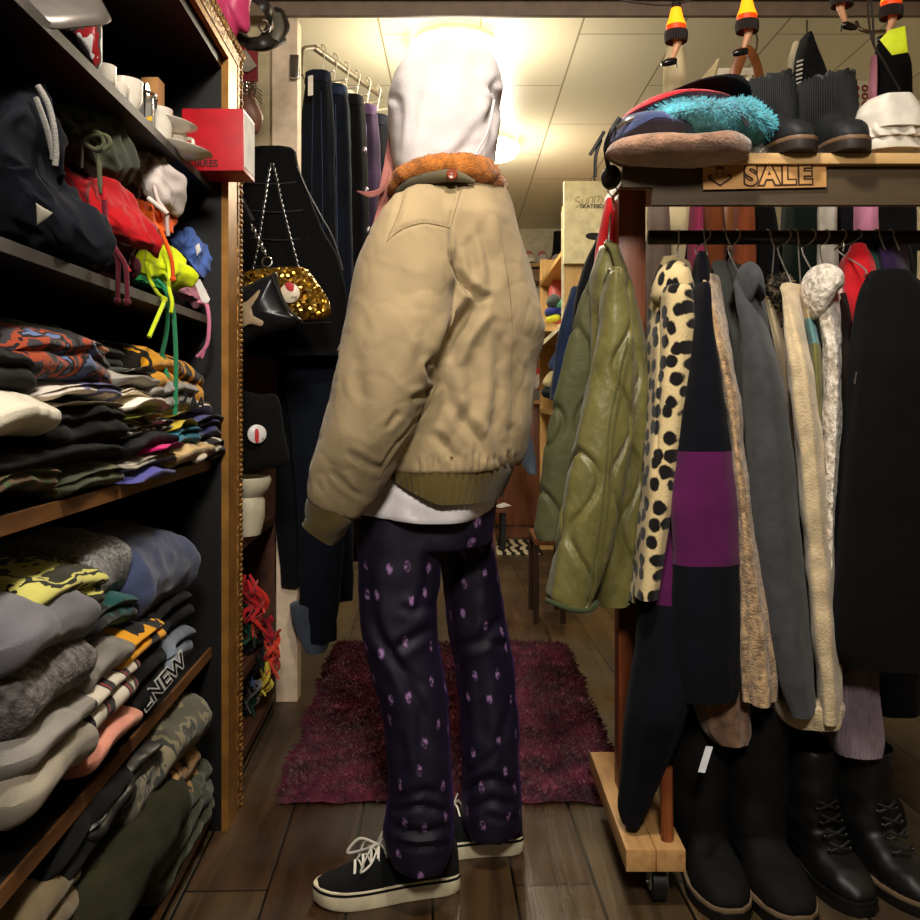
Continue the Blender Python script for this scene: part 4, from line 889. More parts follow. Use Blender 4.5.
# ================================================================ gilt framed bookcase on the left
TA = -.0367
def FX(Y): return -.54 + TA * (Y - 2.1)            # front plane of the bookcase
def slab(y0, y1, d0, d1, z0, z1):                  # d = distance behind the front plane
    g = G(); g.v = [Vector((FX(y) - d, y, z)) for z in (z0, z1) for y in (y0, y1) for d in (d1, d0)]
    for f in ((0, 1, 3, 2), (4, 5, 7, 6), (0, 1, 5, 4), (2, 3, 7, 6), (0, 2, 6, 4), (1, 3, 7, 5)): g.face(f)
    return g
blackp = plain('shelf_black', (15, 15, 15), .5); graye = plain('shelf_edge_grey', (70, 66, 62), .55)
browne = wood((120, 80, 42), (84, 52, 26), (14, 2, 14), .5)
def gilt(k):
    m, n = base('gilt', (150, 104, 48), .42, .55, 0, .5); co = n.coord()
    a = n.new('ShaderNodeTexNoise', Scale=70.0 if k else 20.0, Detail=4.0); n.link(co, a.inputs['Vector'])
    r = n.ramp(a.outputs['Fac'], [(.35, rgb((72, 50, 24))), (.62, rgb((170, 122, 58)))] if k else [(.3, rgb((140, 96, 42))), (.7, rgb((176, 126, 60)))]); n.link(r.outputs[0], n.b.inputs['Base Color'])
    n.bump(a.outputs['Fac'], .9 if k else .1, .006); return m
BCX = thing('bookcase', (FX(1.4) - .2, 1.4, 0), 'tall black bookcase in a carved gilt frame along the left edge', 'bookcase')
mk('side_panel', slab(2.045, 2.19, .004, .42, 0, 1.83), blackp, BCX, smooth=False); mk('side_panel', slab(.55, .58, .004, .42, 0, 1.83), blackp, BCX, smooth=False)
mk('back_panel', slab(.55, 2.22, .42, .44, 0, 1.83), blackp, BCX, smooth=False); mk('top_panel', slab(.58, 2.045, .004, .42, 1.735, 1.83), blackp, BCX, smooth=False)
SZ = [1.47, 1.167, .845, .418, .05]
for i, z in enumerate(SZ):
    s = mk('shelf', slab(.58, 2.045, .03, .42, z - (.016 if i < 2 else .022), z), blackp, BCX, smooth=False)
    mk('shelf_edge', slab(.58, 2.045, .026, .031, z - (.016 if i < 2 else .022), z + .0006), graye if i < 2 else browne, s, smooth=False)
FRM = mk('gilt_frame', slab(2.045, 2.14, -.012, .004, 0, 1.76).add(slab(.55, 2.14, -.012, .0, 1.758, 1.775)), gilt(0), BCX, 'smooth inner gilt moulding', smooth=False)
orn = slab(2.14, 2.19, -.014, .004, 0, 1.80).add(slab(.55, 2.19, -.014, .004, 1.775, 1.83))
for i in range(150): z = .006 + i * .012; orn.add(sphere((FX(2.17) + .013, 2.168 + .006 * (i % 2), z), (.006, .012, .0062), 8, 6))
for i in range(130): y = .56 + i * .0127; orn.add(sphere((FX(y) + .014, y, 1.812 + .006 * (i % 2)), (.006, .0065, .010), 8, 6))
mk('carved_edge', orn, gilt(1), FRM, 'carved outer edge of the frame')

# ---------------- folded clothes
def fold(name, label, cat_, grp, mat, l, r, top, bot, layers=2, back=.26, out=.0, tilt=0, amp=.009, seed=None, a=None, droop=.012, parent=None, Z01=None, lean=0, Yk=.53, arch=None):
    """folded garment lying on a shelf, rolled fold edges facing out; l..r photo columns of the fold, top..bot rows at its middle"""
    seed = R.random() * 60 if seed is None else seed
    Y0, Y1 = Yk * F / (CX - l), Yk * F / (CX - r); Ym = (Y0 + Y1) / 2
    if Z01: z0, z1 = Z01
    else: Ymm = Yk * F / (CX - (l + r) / 2); z0, z1 = Z(bot, Ymm), Z(top, Ymm)
    h = z1 - z0; rings = []; M = 26; arch = R.uniform(.006, .022) if arch is None else arch; zf = max([q for q in SZ if q < z0 + .02] or [0])
    for i in range(M + 1):
        u = i / M; y = Y0 + (Y1 - Y0) * u; e = min(u, 1 - u); q_ = min(1, e / .11); sh = .3 + .7 * (1 - (1 - q_) ** 2) ** .5; tuck = -.03 * (1 - q_) ** 2; h2 = h * 1.32; am = amp * min(1, h / .035)
        pts = []; N_ = 34
        def fr(t):      # front profile with rolled layers, t 0..1 upward
            b = abs(math.sin(PI * layers * t)) ** .6
            return out + (.024 / math.sqrt(layers)) * b - .016 * (1 - (1 - abs(2 * t - 1) ** 3))
        for k in range(N_): t = k / (N_ - 1); pts.append((fr(t), t))
        for k in range(1, 10): q = k / 10; pts.append((fr(1) * (1 - q) - back * q, 1 + .06 * math.sin(q * 3)))
        pts.append((-back, .9)); pts.append((-back, .1))
        for k in range(1, 8): q = k / 8; pts.append((-back * (1 - q) + fr(0) * q, 0))
        ring = []
        for d, t in pts:
            z = z0 + h2 * (.5 + (t - .5) * sh) * (1 if t < .99 else 1) + tilt * (u - .5) + lean * d; x = FX(y) - .034 + d + (tuck if d > -.1 else 0)
            if t > .5: z -= droop * max(0, (d + .08) / .08) * (t - .5) * 2 if d > -.08 else 0
            p = Vector((x, y, z)); k = wr(p, 16, seed) * am + wr(p, 40, seed) * am * .35 + am * .5 * math.sin(u * 7 + seed + t * 2)
            ring.append(Vector((p.x + k * (1 if d > -.1 else .2), p.y + .004 * wr(p, 9, seed + 9), max(p.z + (k * .6 if 0 < t else 0) + (arch * (.7 - (2 * u - 1) ** 2) if d > -.16 else 0), zf + .001))))
        rings.append(ring)
    g = loft(rings)
    if parent is not None: return mk(name, g, mat, parent, label)
    return mk(name, g, mat, None, label, cat_, grp)
G3 = 'clothes folded on the middle shelf'; G4 = 'clothes folded on the fourth shelf'; G5 = 'clothes folded on the bottom shelf'; G2 = 'hoodies heaped on the second shelf'
# middle shelf, left pile (bottom to top)
olv = camo([(70, 74, 52), (92, 92, 66), (56, 60, 44)], 8)
fold('sweatshirt', 'camouflage sweatshirt at the left end under the black pile on the middle shelf', 'sweatshirt', G3, camo([(120, 104, 66), (66, 82, 46), (88, 66, 44)], 10, squash=(1, 3, 1)), -30, 62, 474, 501, 2)
OS = fold('sweatshirt', 'olive folded sweatshirt lowest in the left pile of the middle shelf', 'sweatshirt', G3, olv, 58, 128, 471, 494, 2, out=.006)
fold('sweatshirt', 'black sweatshirt just above the olive one on the middle shelf', 'sweatshirt', G3, cloth((22, 21, 22)), -30, 130, 449, 473, 1)
fold('sweatshirt', 'thick black sweatshirt with cream lining edge in the left pile', 'sweatshirt', G3, cloth((26, 25, 25)), 40, 131, 410, 449, 2, out=.008)
fold('shirt', 'cream lining layer between black and periwinkle tops in the left pile', 'shirt', G3, cloth((196, 184, 160)), 30, 126, 403, 411, 1, out=.002)
fold('sweatshirt', 'white rolled top at the left edge of the middle shelf', 'sweatshirt', G3, cloth((206, 198, 178)), -40, 45, 399, 440, 1, out=.02)
fold('sweatshirt', 'periwinkle blue top with white edge in the left pile', 'sweatshirt', G3, camo([(82, 84, 122), (100, 102, 140), (206, 196, 184)], 9, squash=(1, 1, 2)), 40, 124, 386, 404, 2, out=.006)
fold('sweatshirt', 'black top with orange and blue leaf print heading the left pile', 'sweatshirt', G3, camo([(26, 24, 26), (30, 28, 30), (60, 56, 60), (150, 66, 40), (30, 28, 30), (92, 110, 150)], 15), 30, 122, 345, 387, 2, out=.002, tilt=-.02)
fold('sweatshirt', 'dark grey sweatshirt under the leaf print top at the left edge', 'sweatshirt', G3, cloth((44, 42, 42)), -60, 38, 355, 398, 2)
# middle pile
fold('sweatshirt', 'royal blue folded sweatshirt lowest in the centre pile of the middle shelf', 'sweatshirt', G3, cloth((72, 72, 140)), 126, 176, 470, 489, 1, out=.012)
fold('t_shirt', 'heather grey folded top above the royal blue sweatshirt', 'shirt', G3, cloth((164, 156, 142), 30, .5, .3, .95, .1, vscale=50), 126, 180, 456, 470, 2, out=.012)
fold('sweatshirt', 'black track top with bright pink panel in the centre pile', 'sweatshirt', G3, cloth((36, 36, 40)), 128, 178, 437, 457, 1, out=.01)
fold('sweatshirt', 'hot pink folded top sticking out over the heather grey top', 'sweatshirt', G3, cloth((214, 34, 118)), 150, 174, 443, 452, 1, out=.026, back=.1)
fold('t_shirt', 'black and white tie dye top in the centre pile', 'shirt', G3, camo([(30, 30, 30), (206, 200, 190), (60, 58, 56), (190, 184, 174)], 16), 130, 176, 420, 438, 3, out=.01)
fold('t_shirt', 'lime patterned thin top in the centre pile', 'shirt', G3, camo([(170, 176, 70), (90, 96, 50), (190, 190, 110)], 30), 128, 160, 413, 421, 1, out=.01)
fold('sweatshirt', 'white thick folded sweatshirt above the lime top', 'sweatshirt', G3, cloth((224, 216, 198)), 122, 168, 400, 414, 1, out=.014)
fold('sweatshirt', 'cream folded sweatshirt with dark inner layer in the centre pile', 'sweatshirt', G3, cloth((202, 188, 164)), 118, 160, 388, 401, 2, out=.006)
fold('sweatshirt', 'light grey thick folded sweatshirt near the top of the centre pile', 'sweatshirt', G3, cloth((150, 146, 136)), 116, 164, 373, 389, 1, out=.008)
fold('t_shirt', 'black and white checked top on the light grey sweatshirt', 'shirt', G3, camo([(40, 42, 38), (196, 196, 184), (60, 64, 58)], 24), 126, 160, 367, 374, 1, out=.004)
fold('sweatshirt', 'black sweatshirt with salmon pink shapes heading the centre pile', 'sweatshirt', G3, camo([(30, 28, 28), (30, 28, 28), (30, 28, 28), (212, 148, 120)], 15), 96, 150, 344, 368, 2, out=-.03, tilt=-.015)
# right pile
TANs = fold('t_shirt', 'sand coloured top with dark lettering lowest in the right pile', 'shirt', G3, cloth((188, 158, 108)), 172, 218, 447, 468, 1, out=.01)
fold('sweatshirt', 'black and cream top hanging over the gilt frame', 'sweatshirt', G3, camo([(30, 30, 30), (28, 28, 28), (190, 180, 160)], 18), 200, 231, 444, 464, 2, out=.02)
fold('sweatshirt', 'teal padded top bulging out of the right pile', 'sweatshirt', G3, cloth((24, 100, 122), 30, .3), 174, 204, 430, 450, 2, out=.014)
fold('sweatshirt', 'black and navy folded sweatshirt in the right pile', 'sweatshirt', G3, camo([(22, 22, 28), (28, 28, 40), (44, 48, 104)], 12), 196, 229, 424, 446, 2, out=.012)
fold('sweatshirt', 'blue purple sweatshirt on the right of the right pile', 'sweatshirt', G3, cloth((58, 60, 116)), 196, 230, 416, 425, 1, out=.012)
fold('t_shirt', 'mustard thin top between teal and cream tops', 'shirt', G3, cloth((186, 164, 40)), 176, 200, 424, 431, 1, out=.01)
fold('sweatshirt', 'cream rumpled sweatshirt in the right pile below the yellow one', 'sweatshirt', G3, cloth((204, 194, 172)), 180, 226, 405, 417, 2, out=.006, amp=.01)
GS = fold('sweatshirt', 'grey sweatshirt with black capital letters in the right pile', 'sweatshirt', G3, cloth((138, 134, 128), 30, .4, .25, .95, .1, vscale=60), 150, 205, 386, 416, 2, out=.012)
fold('sweatshirt', 'mustard yellow sweatshirt with black stripes heading the right pile', 'sweatshirt', G3, camo([(206, 144, 22), (206, 144, 22), (30, 26, 20), (206, 144, 22)], 9, squash=(1, 1, .5)), 158, 222, 368, 406, 2, out=-.006, tilt=-.03)
def lettering(txt, parent, px, py, Y, size, mat, ang, yaw=60, off=0, out=.0, label=None):
    g = textg(txt, size, off, .0008); M = Matrix.Translation(P(px, py, Y) + Vector((out, 0, 0))) @ Matrix.Rotation(math.radians(yaw), 4, 'Z') @ Matrix.Rotation(math.radians(ang), 4, 'Y') @ Matrix.Rotation(PI / 2, 4, 'X')
    return mk('lettering', g.tr(M), mat, parent, label, smooth=False)
ink2 = plain('print_black', (26, 26, 28), .8)
lettering('BRO', GS, 172, 396, 1.71, .034, ink2, 8, 62, .0012, .004)
lettering('AAAA', GS, 189, 402, 1.79, .03, ink2, 6, 62, .001, .002)
# fourth shelf, left pile
fold('sweatshirt', 'oatmeal folded sweatshirt lowest at the left end of the fourth shelf', 'sweatshirt', G4, cloth((152, 143, 126)), 10, 90, 752, 800, 1, out=.014, Yk=.525)
fold('sweatshirt', 'pale grey folded sweatshirt above the oatmeal one', 'sweatshirt', G4, cloth((138, 133, 125)), 10, 92, 718, 753, 1, out=.012, Yk=.525)
fold('sweater', 'grey tweed knit folded in the left pile of the fourth shelf', 'sweater', G4, cloth((104, 98, 96), 26, .9, .4, .95, .1, vscale=80), 10, 90, 664, 719, 1, out=.008, Yk=.525)
fold('sweatshirt', 'plain mid grey sweatshirt with a wide fold at the left end of the fourth shelf', 'sweatshirt', G4, cloth((112, 110, 116)), 0, 92, 612, 665, 1, out=.012, tilt=-.02, Yk=.525)
fold('sweater', 'yellow and black marbled knit heading the left pile of the fourth shelf', 'sweater', G4, camo([(206, 200, 108), (40, 40, 30), (196, 190, 100), (46, 46, 34)], 12, squash=(1.6, .5, 2.6)), 34, 116, 586, 628, 2, out=-.004, tilt=-.02)
# fourth shelf, middle pile
fold('sweatshirt', 'salmon pink folded sweatshirt on the front edge of the fourth shelf', 'sweatshirt', G4, cloth((206, 138, 118)), 84, 140, 726, 755, 1, out=.012)
fold('sweater', 'white knit with black bands and red motifs on the pink sweatshirt', 'sweater', G4, [None], 78, 140, 684, 727, 2, out=.012) if 0 else None
FI = thing('fair_isle_sweater', (FX(1.43) - .1, 1.43, .5), 'white knit with black bands and red motifs on the pink sweatshirt', 'sweater', G4)
def bands():
    m, n = base('banded_knit', (210, 200, 180), .9, 0, .1, .15); co = n.coord()
    s = n.new('ShaderNodeSeparateXYZ'); n.link(co, s.inputs[0])
    w = n.new('ShaderNodeMath', operation='MULTIPLY'); w.inputs[1].default_value = 13.0; n.link(s.outputs['Y'], w.inputs[0])
    f = n.new('ShaderNodeMath', operation='FRACT'); n.link(w.outputs[0], f.inputs[0])
    r = n.ramp(f.outputs[0], [(0, rgb((206, 196, 178))), (.42, rgb((44, 40, 40))), (.52, rgb((150, 44, 48))), (.60, rgb((44, 40, 40))), (.9, rgb((206, 196, 178)))], 'CONSTANT'); n.link(r.outputs[0], n.b.inputs['Base Color'])
    h = n.new('ShaderNodeTexNoise', Scale=400.0); n.link(co, h.inputs['Vector']); n.bump(h.outputs['Fac'], .4, .004); return m
fold('body', None, None, None, bands(), 72, 142, 682, 727, 2, out=.014, parent=FI)
fold('sweatshirt', 'warm grey folded sweatshirt above the banded knit', 'sweatshirt', G4, cloth((118, 114, 106)), 80, 134, 652, 684, 1, out=.006)
fold('sweatshirt', 'black and orange folded top with a white edge on the fourth shelf', 'sweatshirt', G4, camo([(28, 26, 26), (28, 26, 26), (216, 150, 24)], 8), 112, 172, 636, 664, 2, out=.01)
fold('sweatshirt', 'teal and black sweatshirt beside the marbled knit', 'sweatshirt', G4, camo([(24, 88, 84), (20, 74, 72), (26, 28, 30)], 8), 96, 150, 606, 637, 2, out=-.01, tilt=-.02)
fold('sweater', 'charcoal and white tweed knit standing high at the back of the fourth shelf', 'sweater', G4, camo([(40, 40, 42), (150, 148, 144), (60, 60, 62), (130, 128, 126)], 110, sharp='LINEAR'), 110, 152, 558, 607, 1, out=-.03, amp=.01)
OB = fold('sweatshirt', 'black sweatshirt with white outlined letters on the fourth shelf edge', 'sweatshirt', G4, cloth((26, 26, 28)), 132, 178, 664, 716, 2, out=.008)
lettering('ENEW', OB, 151, 682, 1.57, .04, plain('print_white', (200, 198, 192), .8), -32, 62, .0026, .022); lettering('ENEW', OB, 151, 682, 1.57, .04, cloth((26, 26, 28)), -32, 62, .0004, .0226)
fold('jeans', 'pale blue folded jeans at the end of the fourth shelf', 'jeans', G4, cloth((104, 112, 124), 40, .3, .3), 174, 203, 640, 672, 2, out=.004)
fold('sweatshirt', 'black folded sweatshirt under the slate blue one', 'sweatshirt', G4, cloth((24, 24, 28)), 160, 206, 606, 642, 2, out=-.002)
fold('sweatshirt', 'slate blue sweatshirt slumped on top of the right end of the fourth shelf', 'sweatshirt', G4, cloth((60, 68, 96)), 148, 206, 556, 616, 1, out=-.006, amp=.014, tilt=-.03)
# bottom shelf
fold('trousers', 'tan folded trousers at the near end of the bottom shelf', 'trousers', G5, cloth((120, 104, 78)), 20, 92, 900, 960, 2)
fold('jacket', 'dark olive green padded jacket folded large on the bottom shelf', 'jacket', G5, cloth((58, 58, 34), 30, .3), 60, 190, 852, 920, 1, out=.03, amp=.012)
fold('trousers', 'black folded trousers stacked above the dark olive jacket', 'trousers', G5, cloth((24, 24, 24)), 50, 164, 806, 856, 2, out=.0, amp=.012)
fold('jacket', 'black leather jacket folded under the grey camouflage jacket', 'jacket', G5, plain('black_leather', (30, 30, 30), .4), 90, 168, 780, 808, 2, out=.008, amp=.012)
fold('jacket', 'grey camouflage quilted jacket topping the bottom shelf', 'jacket', G5, camo([(86, 84, 72), (126, 118, 92), (62, 64, 60), (140, 130, 104)], 12), 126, 218, 744, 794, 1, out=.006, amp=.014, tilt=-.02)
fold('trousers', 'tan and black camouflage trousers under the grey camouflage jacket', 'trousers', G5, camo([(160, 120, 66), (150, 112, 60), (44, 36, 26), (180, 140, 84)], 14), 150, 212, 786, 846, 2, out=.012, amp=.012)
fold('trousers', 'olive green rumpled trousers at the far end of the bottom shelf', 'trousers', G5, cloth((56, 62, 42), 30, .3), 166, 224, 806, 866, 3, out=.016, amp=.016)

# ---------------- hoodies heaped on the second shelf
def heap(name, poly, mat, label, Yo=0, d=.07, ridge=.012, cat_='hoodie', grp=G2, amp=.012, parent=None, seed=None, fr=11):
    xs = [q[0] for q in poly]; Y = .585 * F / (CX - (min(xs) + max(xs)) / 2) + Yo
    g = inflate(poly, Y, d, 110, 26, amp, fr, seed, ridge, .6)
    ns = normals(g); g.v = [p + q * (.016 * max(0, 1 - abs(wr((p.x, p.y, p.z * .8), 13, len(poly))) * 4.5) ** 1.5 + .008 * max(0, 1 - abs(wr(p, 26, len(poly) + 9)) * 4) ** 1.5 - .007) for p, q in zip(g.v, ns)]; relax(g, 2)
    zmin = SZ[1] + .001
    return mk(name, g, mat, parent, label if not parent or label else None, cat_ if not parent else None, grp if not parent else None), Y
def cord(parent, pts, Y, r, mat, name='drawstring', label=None, n=40): return mk(name, tube([P(a, b, Y + (c[0] if c else 0)) for a, b, *c in pts], r, 8, n), mat, parent, label)
nv, y = heap('hoodie', [(-10, 90), (20, 78), (40, 84), (50, 108), (56, 140), (58, 170), (64, 184), (84, 205), (104, 232), (108, 250), (96, 262), (60, 258), (20, 250), (-10, 245)], cloth((24, 27, 38)), 'navy hoodie with thick grey drawstrings at the left end of the second shelf', -.05, .08)
gc = cloth((150, 146, 140), 60, .8)
cord(nv, [(38, 86), (48, 104), (54, 128), (56, 152), (55, 166)], y - .05, .0042, gc, label='thick grey drawstring'); cord(nv, [(36, 98), (46, 126), (52, 150), (53, 160)], y - .04, .004, gc)
mk('tag', inflate([(36, 203), (44, 208), (53, 213), (46, 219), (37, 225)], y - .1, .003, 24, 4, .0, smooth=False), plain('paper_tag', (150, 144, 126), .7), nv, 'beige paper tag')
heap('hoodie', [(30, 222), (60, 212), (96, 232), (107, 250), (98, 264), (84, 270), (60, 262), (32, 252)], cloth((26, 27, 29)), 'black hoodie under the navy one on the second shelf', .06, .06)
ol_, y = heap('hoodie', [(44, 110), (56, 96), (74, 98), (88, 112), (110, 122), (122, 140), (128, 158), (122, 176), (106, 186), (88, 174), (72, 176), (54, 160), (44, 140)], cloth((58, 64, 48)), 'olive green hoodie with looped cord squeezed under the upper shelf', .1, .08)
oc = cloth((78, 80, 58)); cord(ol_, [(80, 140), (88, 132), (100, 134), (104, 144), (96, 150), (84, 142), (92, 136), (106, 136), (110, 144), (104, 150)], y - .085, .004, oc); cord(ol_, [(98, 146), (99, 164), (100, 184), (102, 194)], y - .08, .004, oc)
mk('zip', tube([P(78, 134, y - .08), P(82, 146, y - .085), P(82, 168, y - .08)], .0022, 6, 12), plain('zinc', (150, 146, 140), .35, .9), ol_)
rd, y = heap('hoodie', [(64, 168), (80, 170), (96, 182), (112, 190), (124, 202), (138, 214), (153, 236), (155, 248), (146, 253), (130, 246), (116, 236), (104, 236), (92, 220), (78, 200), (68, 186)], cloth((164, 14, 22), 40, .25), 'bright red hoodie with maroon drawstrings', .0, .07)
mn, y2 = heap('hoodie', [(88, 260), (100, 246), (116, 240), (132, 248), (142, 262), (140, 274), (124, 282), (104, 274), (94, 268)], cloth((74, 20, 34)), 'maroon hoodie underneath the red one', .08, .05)
mc = cloth((92, 18, 34), 60, .6)
cord(rd, [(104, 200), (106, 226), (112, 244), (118, 262), (118, 285), (117, 302)], y - .1, .0042, mc, label='maroon drawstring'); cord(rd, [(107, 228), (116, 250), (125, 265), (127, 285), (127, 302)], y - .105, .0042, mc, label='maroon drawstring'); cord(rd, [(104, 186), (105, 210), (112, 240), (120, 256), (130, 272)], y - .095, .003, cloth((180, 16, 28)))
mk('knot', sphere(P(117.5, 301, y - .1), .0065, 10, 8), mc, rd); mk('knot', sphere(P(127, 302, y - .105), .0065, 10, 8), mc, rd)
wh, y = heap('hoodie', [(114, 164), (124, 146), (138, 140), (150, 146), (158, 162), (168, 166), (180, 178), (183, 196), (176, 210), (168, 214), (160, 202), (150, 196), (138, 200), (124, 190), (114, 182)], cloth((192, 180, 174), 40, .25), 'off white hoodie at the back end of the second shelf', .08, .08)
cord(wh, [(154, 186), (158, 200), (166, 212), (167, 222), (168, 236)], y - .08, .0036, cloth((206, 186, 180))); cord(wh, [(148, 198), (158, 206), (168, 214)], y - .085, .0045, cloth((214, 200, 190)))
og, y = heap('hoodie', [(131, 198), (142, 200), (150, 212), (158, 203), (166, 206), (170, 216), (164, 228), (162, 240), (152, 246), (146, 234), (140, 222), (132, 210)], cloth((226, 92, 16), 40, .25), 'bright orange hoodie between the red and white ones', .06, .05)
cord(og, [(160, 228), (167, 246), (172, 262), (173, 280)], y - .07, .004, cloth((232, 84, 14), 60, .5), label='orange drawstring'); mk('knot', sphere(P(173, 279, y - .07), .006, 10, 8), cloth((232, 84, 14), 60, .5), og)
yl, y = heap('hoodie', [(138, 254), (150, 248), (160, 245), (170, 250), (180, 264), (194, 276), (186, 282), (172, 288), (156, 286), (144, 278), (140, 268)], cloth((204, 218, 20), 40, .25), 'neon yellow hoodie on the front edge of the second shelf', .02, .05)
yc = cloth((206, 226, 24), 60, .5)
cord(yl, [(146, 262), (150, 280), (158, 294, -.06), (164, 300, -.08), (158, 316, -.14), (152, 330, -.17), (149, 337, -.18)], y - .075, .004, yc, label='neon yellow drawstring'); cord(yl, [(164, 254), (169, 270), (169, 288, -.04), (172, 302, -.06), (171, 313, -.07)], y - .075, .004, yc, label='neon yellow drawstring'); mk('knot', sphere(P(164, 300, y - .155), .007, 10, 8), yc, yl); mk('knot', sphere(P(168.5, 276, y - .078), .0065, 10, 8), yc, yl)
gn, y = heap('hoodie', [(132, 280), (142, 275), (156, 280), (166, 290), (160, 292), (146, 288), (136, 285)], cloth((24, 120, 62), 40, .25), 'green hoodie underneath the neon yellow one', .06, .04)
gk = cloth((36, 128, 84), 60, .6)
cord(gn, [(156, 280), (166, 290), (168, 310), (166, 335), (162, 356), (164, 366), (168, 378)], y - .06, .0045, gk, label='green drawstring'); cord(gn, [(162, 284), (172, 306), (175, 335), (176, 370), (175, 415)], y - .062, .0045, gk, label='green drawstring'); mk('knot', sphere(P(162, 360, y - .06), .008, 10, 8), gk, gn); mk('knot', sphere(P(174.5, 404, y - .062), .007, 10, 8), gk, gn)
bl, y = heap('hoodie', [(166, 236), (176, 233), (188, 236), (194, 230), (200, 238), (212, 244), (217, 262), (214, 274), (200, 280), (188, 274), (178, 262), (168, 254)], cloth((76, 104, 172), 40, .25), 'periwinkle blue hoodie at the far end of the second shelf', .1, .07)
mk('label_tab', inflate([(195, 246), (199, 243), (201, 250), (197, 256)], y - .075, .002, 20, 4, 0, smooth=False), plain('paper_white', (226, 222, 214), .7), bl)
pkh, y = heap('hoodie', [(172, 288), (186, 282), (196, 280), (204, 292), (208, 304), (200, 307), (186, 302), (176, 296)], cloth((178, 116, 130), 40, .25), 'dusty pink hoodie at the front corner below the blue one', .04, .04)
pc = cloth((206, 120, 150), 60, .5)
cord(pkh, [(198, 302), (206, 304), (209, 320), (208, 340), (204, 350), (197, 357)], y - .05, .0045, pc, label='pink drawstring'); cord(pkh, [(206, 346), (204, 352), (202, 358)], y - .05, .003, pc)
mk('price_tag', prism([P(194, 281, y - .06), P(200, 279, y - .06), P(210, 299, y - .055), P(208, 303, y - .055), P(202, 302, y - .055)], (0, .001, 0)), plain('paper_white', (226, 222, 214), .7), pkh, 'white price tag', smooth=False)

# ---------------- crockery shelf
cer = plain('ceramic_white', (222, 214, 198), .2, 0, .5, .3); ZS = SZ[0]
def cup(px, Y, r, h, label, name='mug', handle=0, cat_='mug', grp='mugs on the top shelf'):
    c = Vector((X(px, Y), Y, ZS + .001)); o = mk(name, lathe([(r * .6, 0), (r * .8, .002), (r, h * .35), (r * 1.05, h), (r * .98, h), (r * .92, h * .4), (r * .5, .006)], c, 28), cer, None, label, cat_, grp)
    if handle: mk('handle', tube([c + Vector((handle * r * .95, 0, h * .8)), c + Vector((handle * r * 1.6, 0, h * .75)), c + Vector((handle * r * 1.65, 0, h * .4)), c + Vector((handle * r * .95, 0, h * .25))], .004, 8, 20), cer, o)
    return o
cup(104, 1.42, .018, .035, 'small white espresso cup nearest the foil packet', cat_='cup'); cup(113, 1.49, .024, .03, 'low white bowl between two mugs on the top shelf', 'bowl', cat_='bowl'); cup(124, 1.53, .03, .05, 'large white mug in front of the glass press')
MG = cup(156, 1.74, .03, .07, 'white mug with small printed figure beside the plates', handle=0)
mk('print', box(-.002, .002, -.0005, .0005, -.008, .004).add(sphere((0, 0, .008), .004, 8, 6)).tr(Matrix.Translation(P(156, 104, 1.708))), ink2, MG)
cup(173, 1.80, .026, .04, 'white teacup stacked on the saucers', 'teacup', .9, 'cup')
def plate(px, py, Y, r, label, til):
    g = lathe([(.02, 0), (r * .55, .003), (r, .018), (r * 1.01, .02), (r * .98, .021), (r * .55, .007), (.02, .005)], n=44)
    return mk('saucer', g.tr(Matrix.Translation(P(px, py, Y)) @ Matrix.Rotation(math.radians(til), 4, 'Y')), cer, None, label, 'saucer', 'saucers on the top shelf')
plate(164, 132, 1.78, .062, 'upper white saucer on the top shelf', 8); plate(175, 157, 1.80, .07, 'lower white saucer overhanging the shelf edge', 10)
GP = thing('glass_press', P(135, 128, 1.6), 'small glass press with chrome frame among the mugs', 'coffee press'); chm = plain('chrome', (190, 188, 184), .15, 1)
gm, gn_ = base('clear_glass', (225, 228, 225), .05, 0, 0, .5, 0, .92); cxp = X(137, 1.66)
mk('glass', lathe([(.02, ZS + .004), (.03, ZS + .01), (.03, ZS + .075), (.028, ZS + .075), (.027, ZS + .012), (.018, ZS + .007)], (cxp, 1.66, 0), 24), gm, GP)
fg = tube([(cxp + .033 * math.cos(a), 1.66 + .033 * math.sin(a), ZS + .072) for a in [2 * PI * k / 24 for k in range(24)]], .003, 6, closed=True)
for k in range(4): a = PI / 4 + PI / 2 * k; fg.add(tube([(cxp + .033 * math.cos(a), 1.66 + .033 * math.sin(a), ZS + .001), (cxp + .033 * math.cos(a), 1.66 + .033 * math.sin(a), ZS + .074)], .0025, 6))
fg.add(tube([(cxp - .02, 1.66, ZS + .082), (cxp + .02, 1.66, ZS + .082)], .012, 10)).add(tube([(cxp, 1.66, ZS + .02), (cxp, 1.66, ZS + .085)], .003, 6))
mk('frame', fg, chm, GP)
mk('cardboard_box', box(X(141, 1.8), X(158, 1.8), 1.8, 1.84, ZS, Z(77, 1.8), .001), plain('cardboard', (170, 122, 70), .8), None, 'brown cardboard box behind the mugs on the top shelf', 'box')
mk('yellow_tag', prism([P(146, 117, 1.6), P(152, 116, 1.6), P(152, 121, 1.6), P(147, 120, 1.6)], (0, .002, 0)), plain('tag_yellow', (220, 180, 40), .7), None, 'small yellow sticker tag at the foot of the glass press', 'tag')
# red carton with lettering
x0, x1 = X(182, 1.93), X(243.5, 1.93); z0, z1 = ZS + .002, Z(108.5, 1.93)
RB = mk('red_box', box(x0, x1, 1.93, 2.035, z0, z1, .0015), plain('carton_red', (176, 14, 28), .4), None, 'red carton with dark lettering jutting out at the end of the top shelf', 'box')
mk('white_side', box(x1 - .0002, x1 + .001, 1.937, 2.03, z0 + .01, z1 - .006), plain('paper_white', (226, 222, 214), .7), RB, 'white printed side')
g = textg('TORRES', .021, .0003, .0004); mk('lettering', g.tr(Matrix.Translation(P(200.5, 163.5, 1.9292)) @ RX), plain('carton_ink', (24, 4, 8), .6), RB, smooth=False)
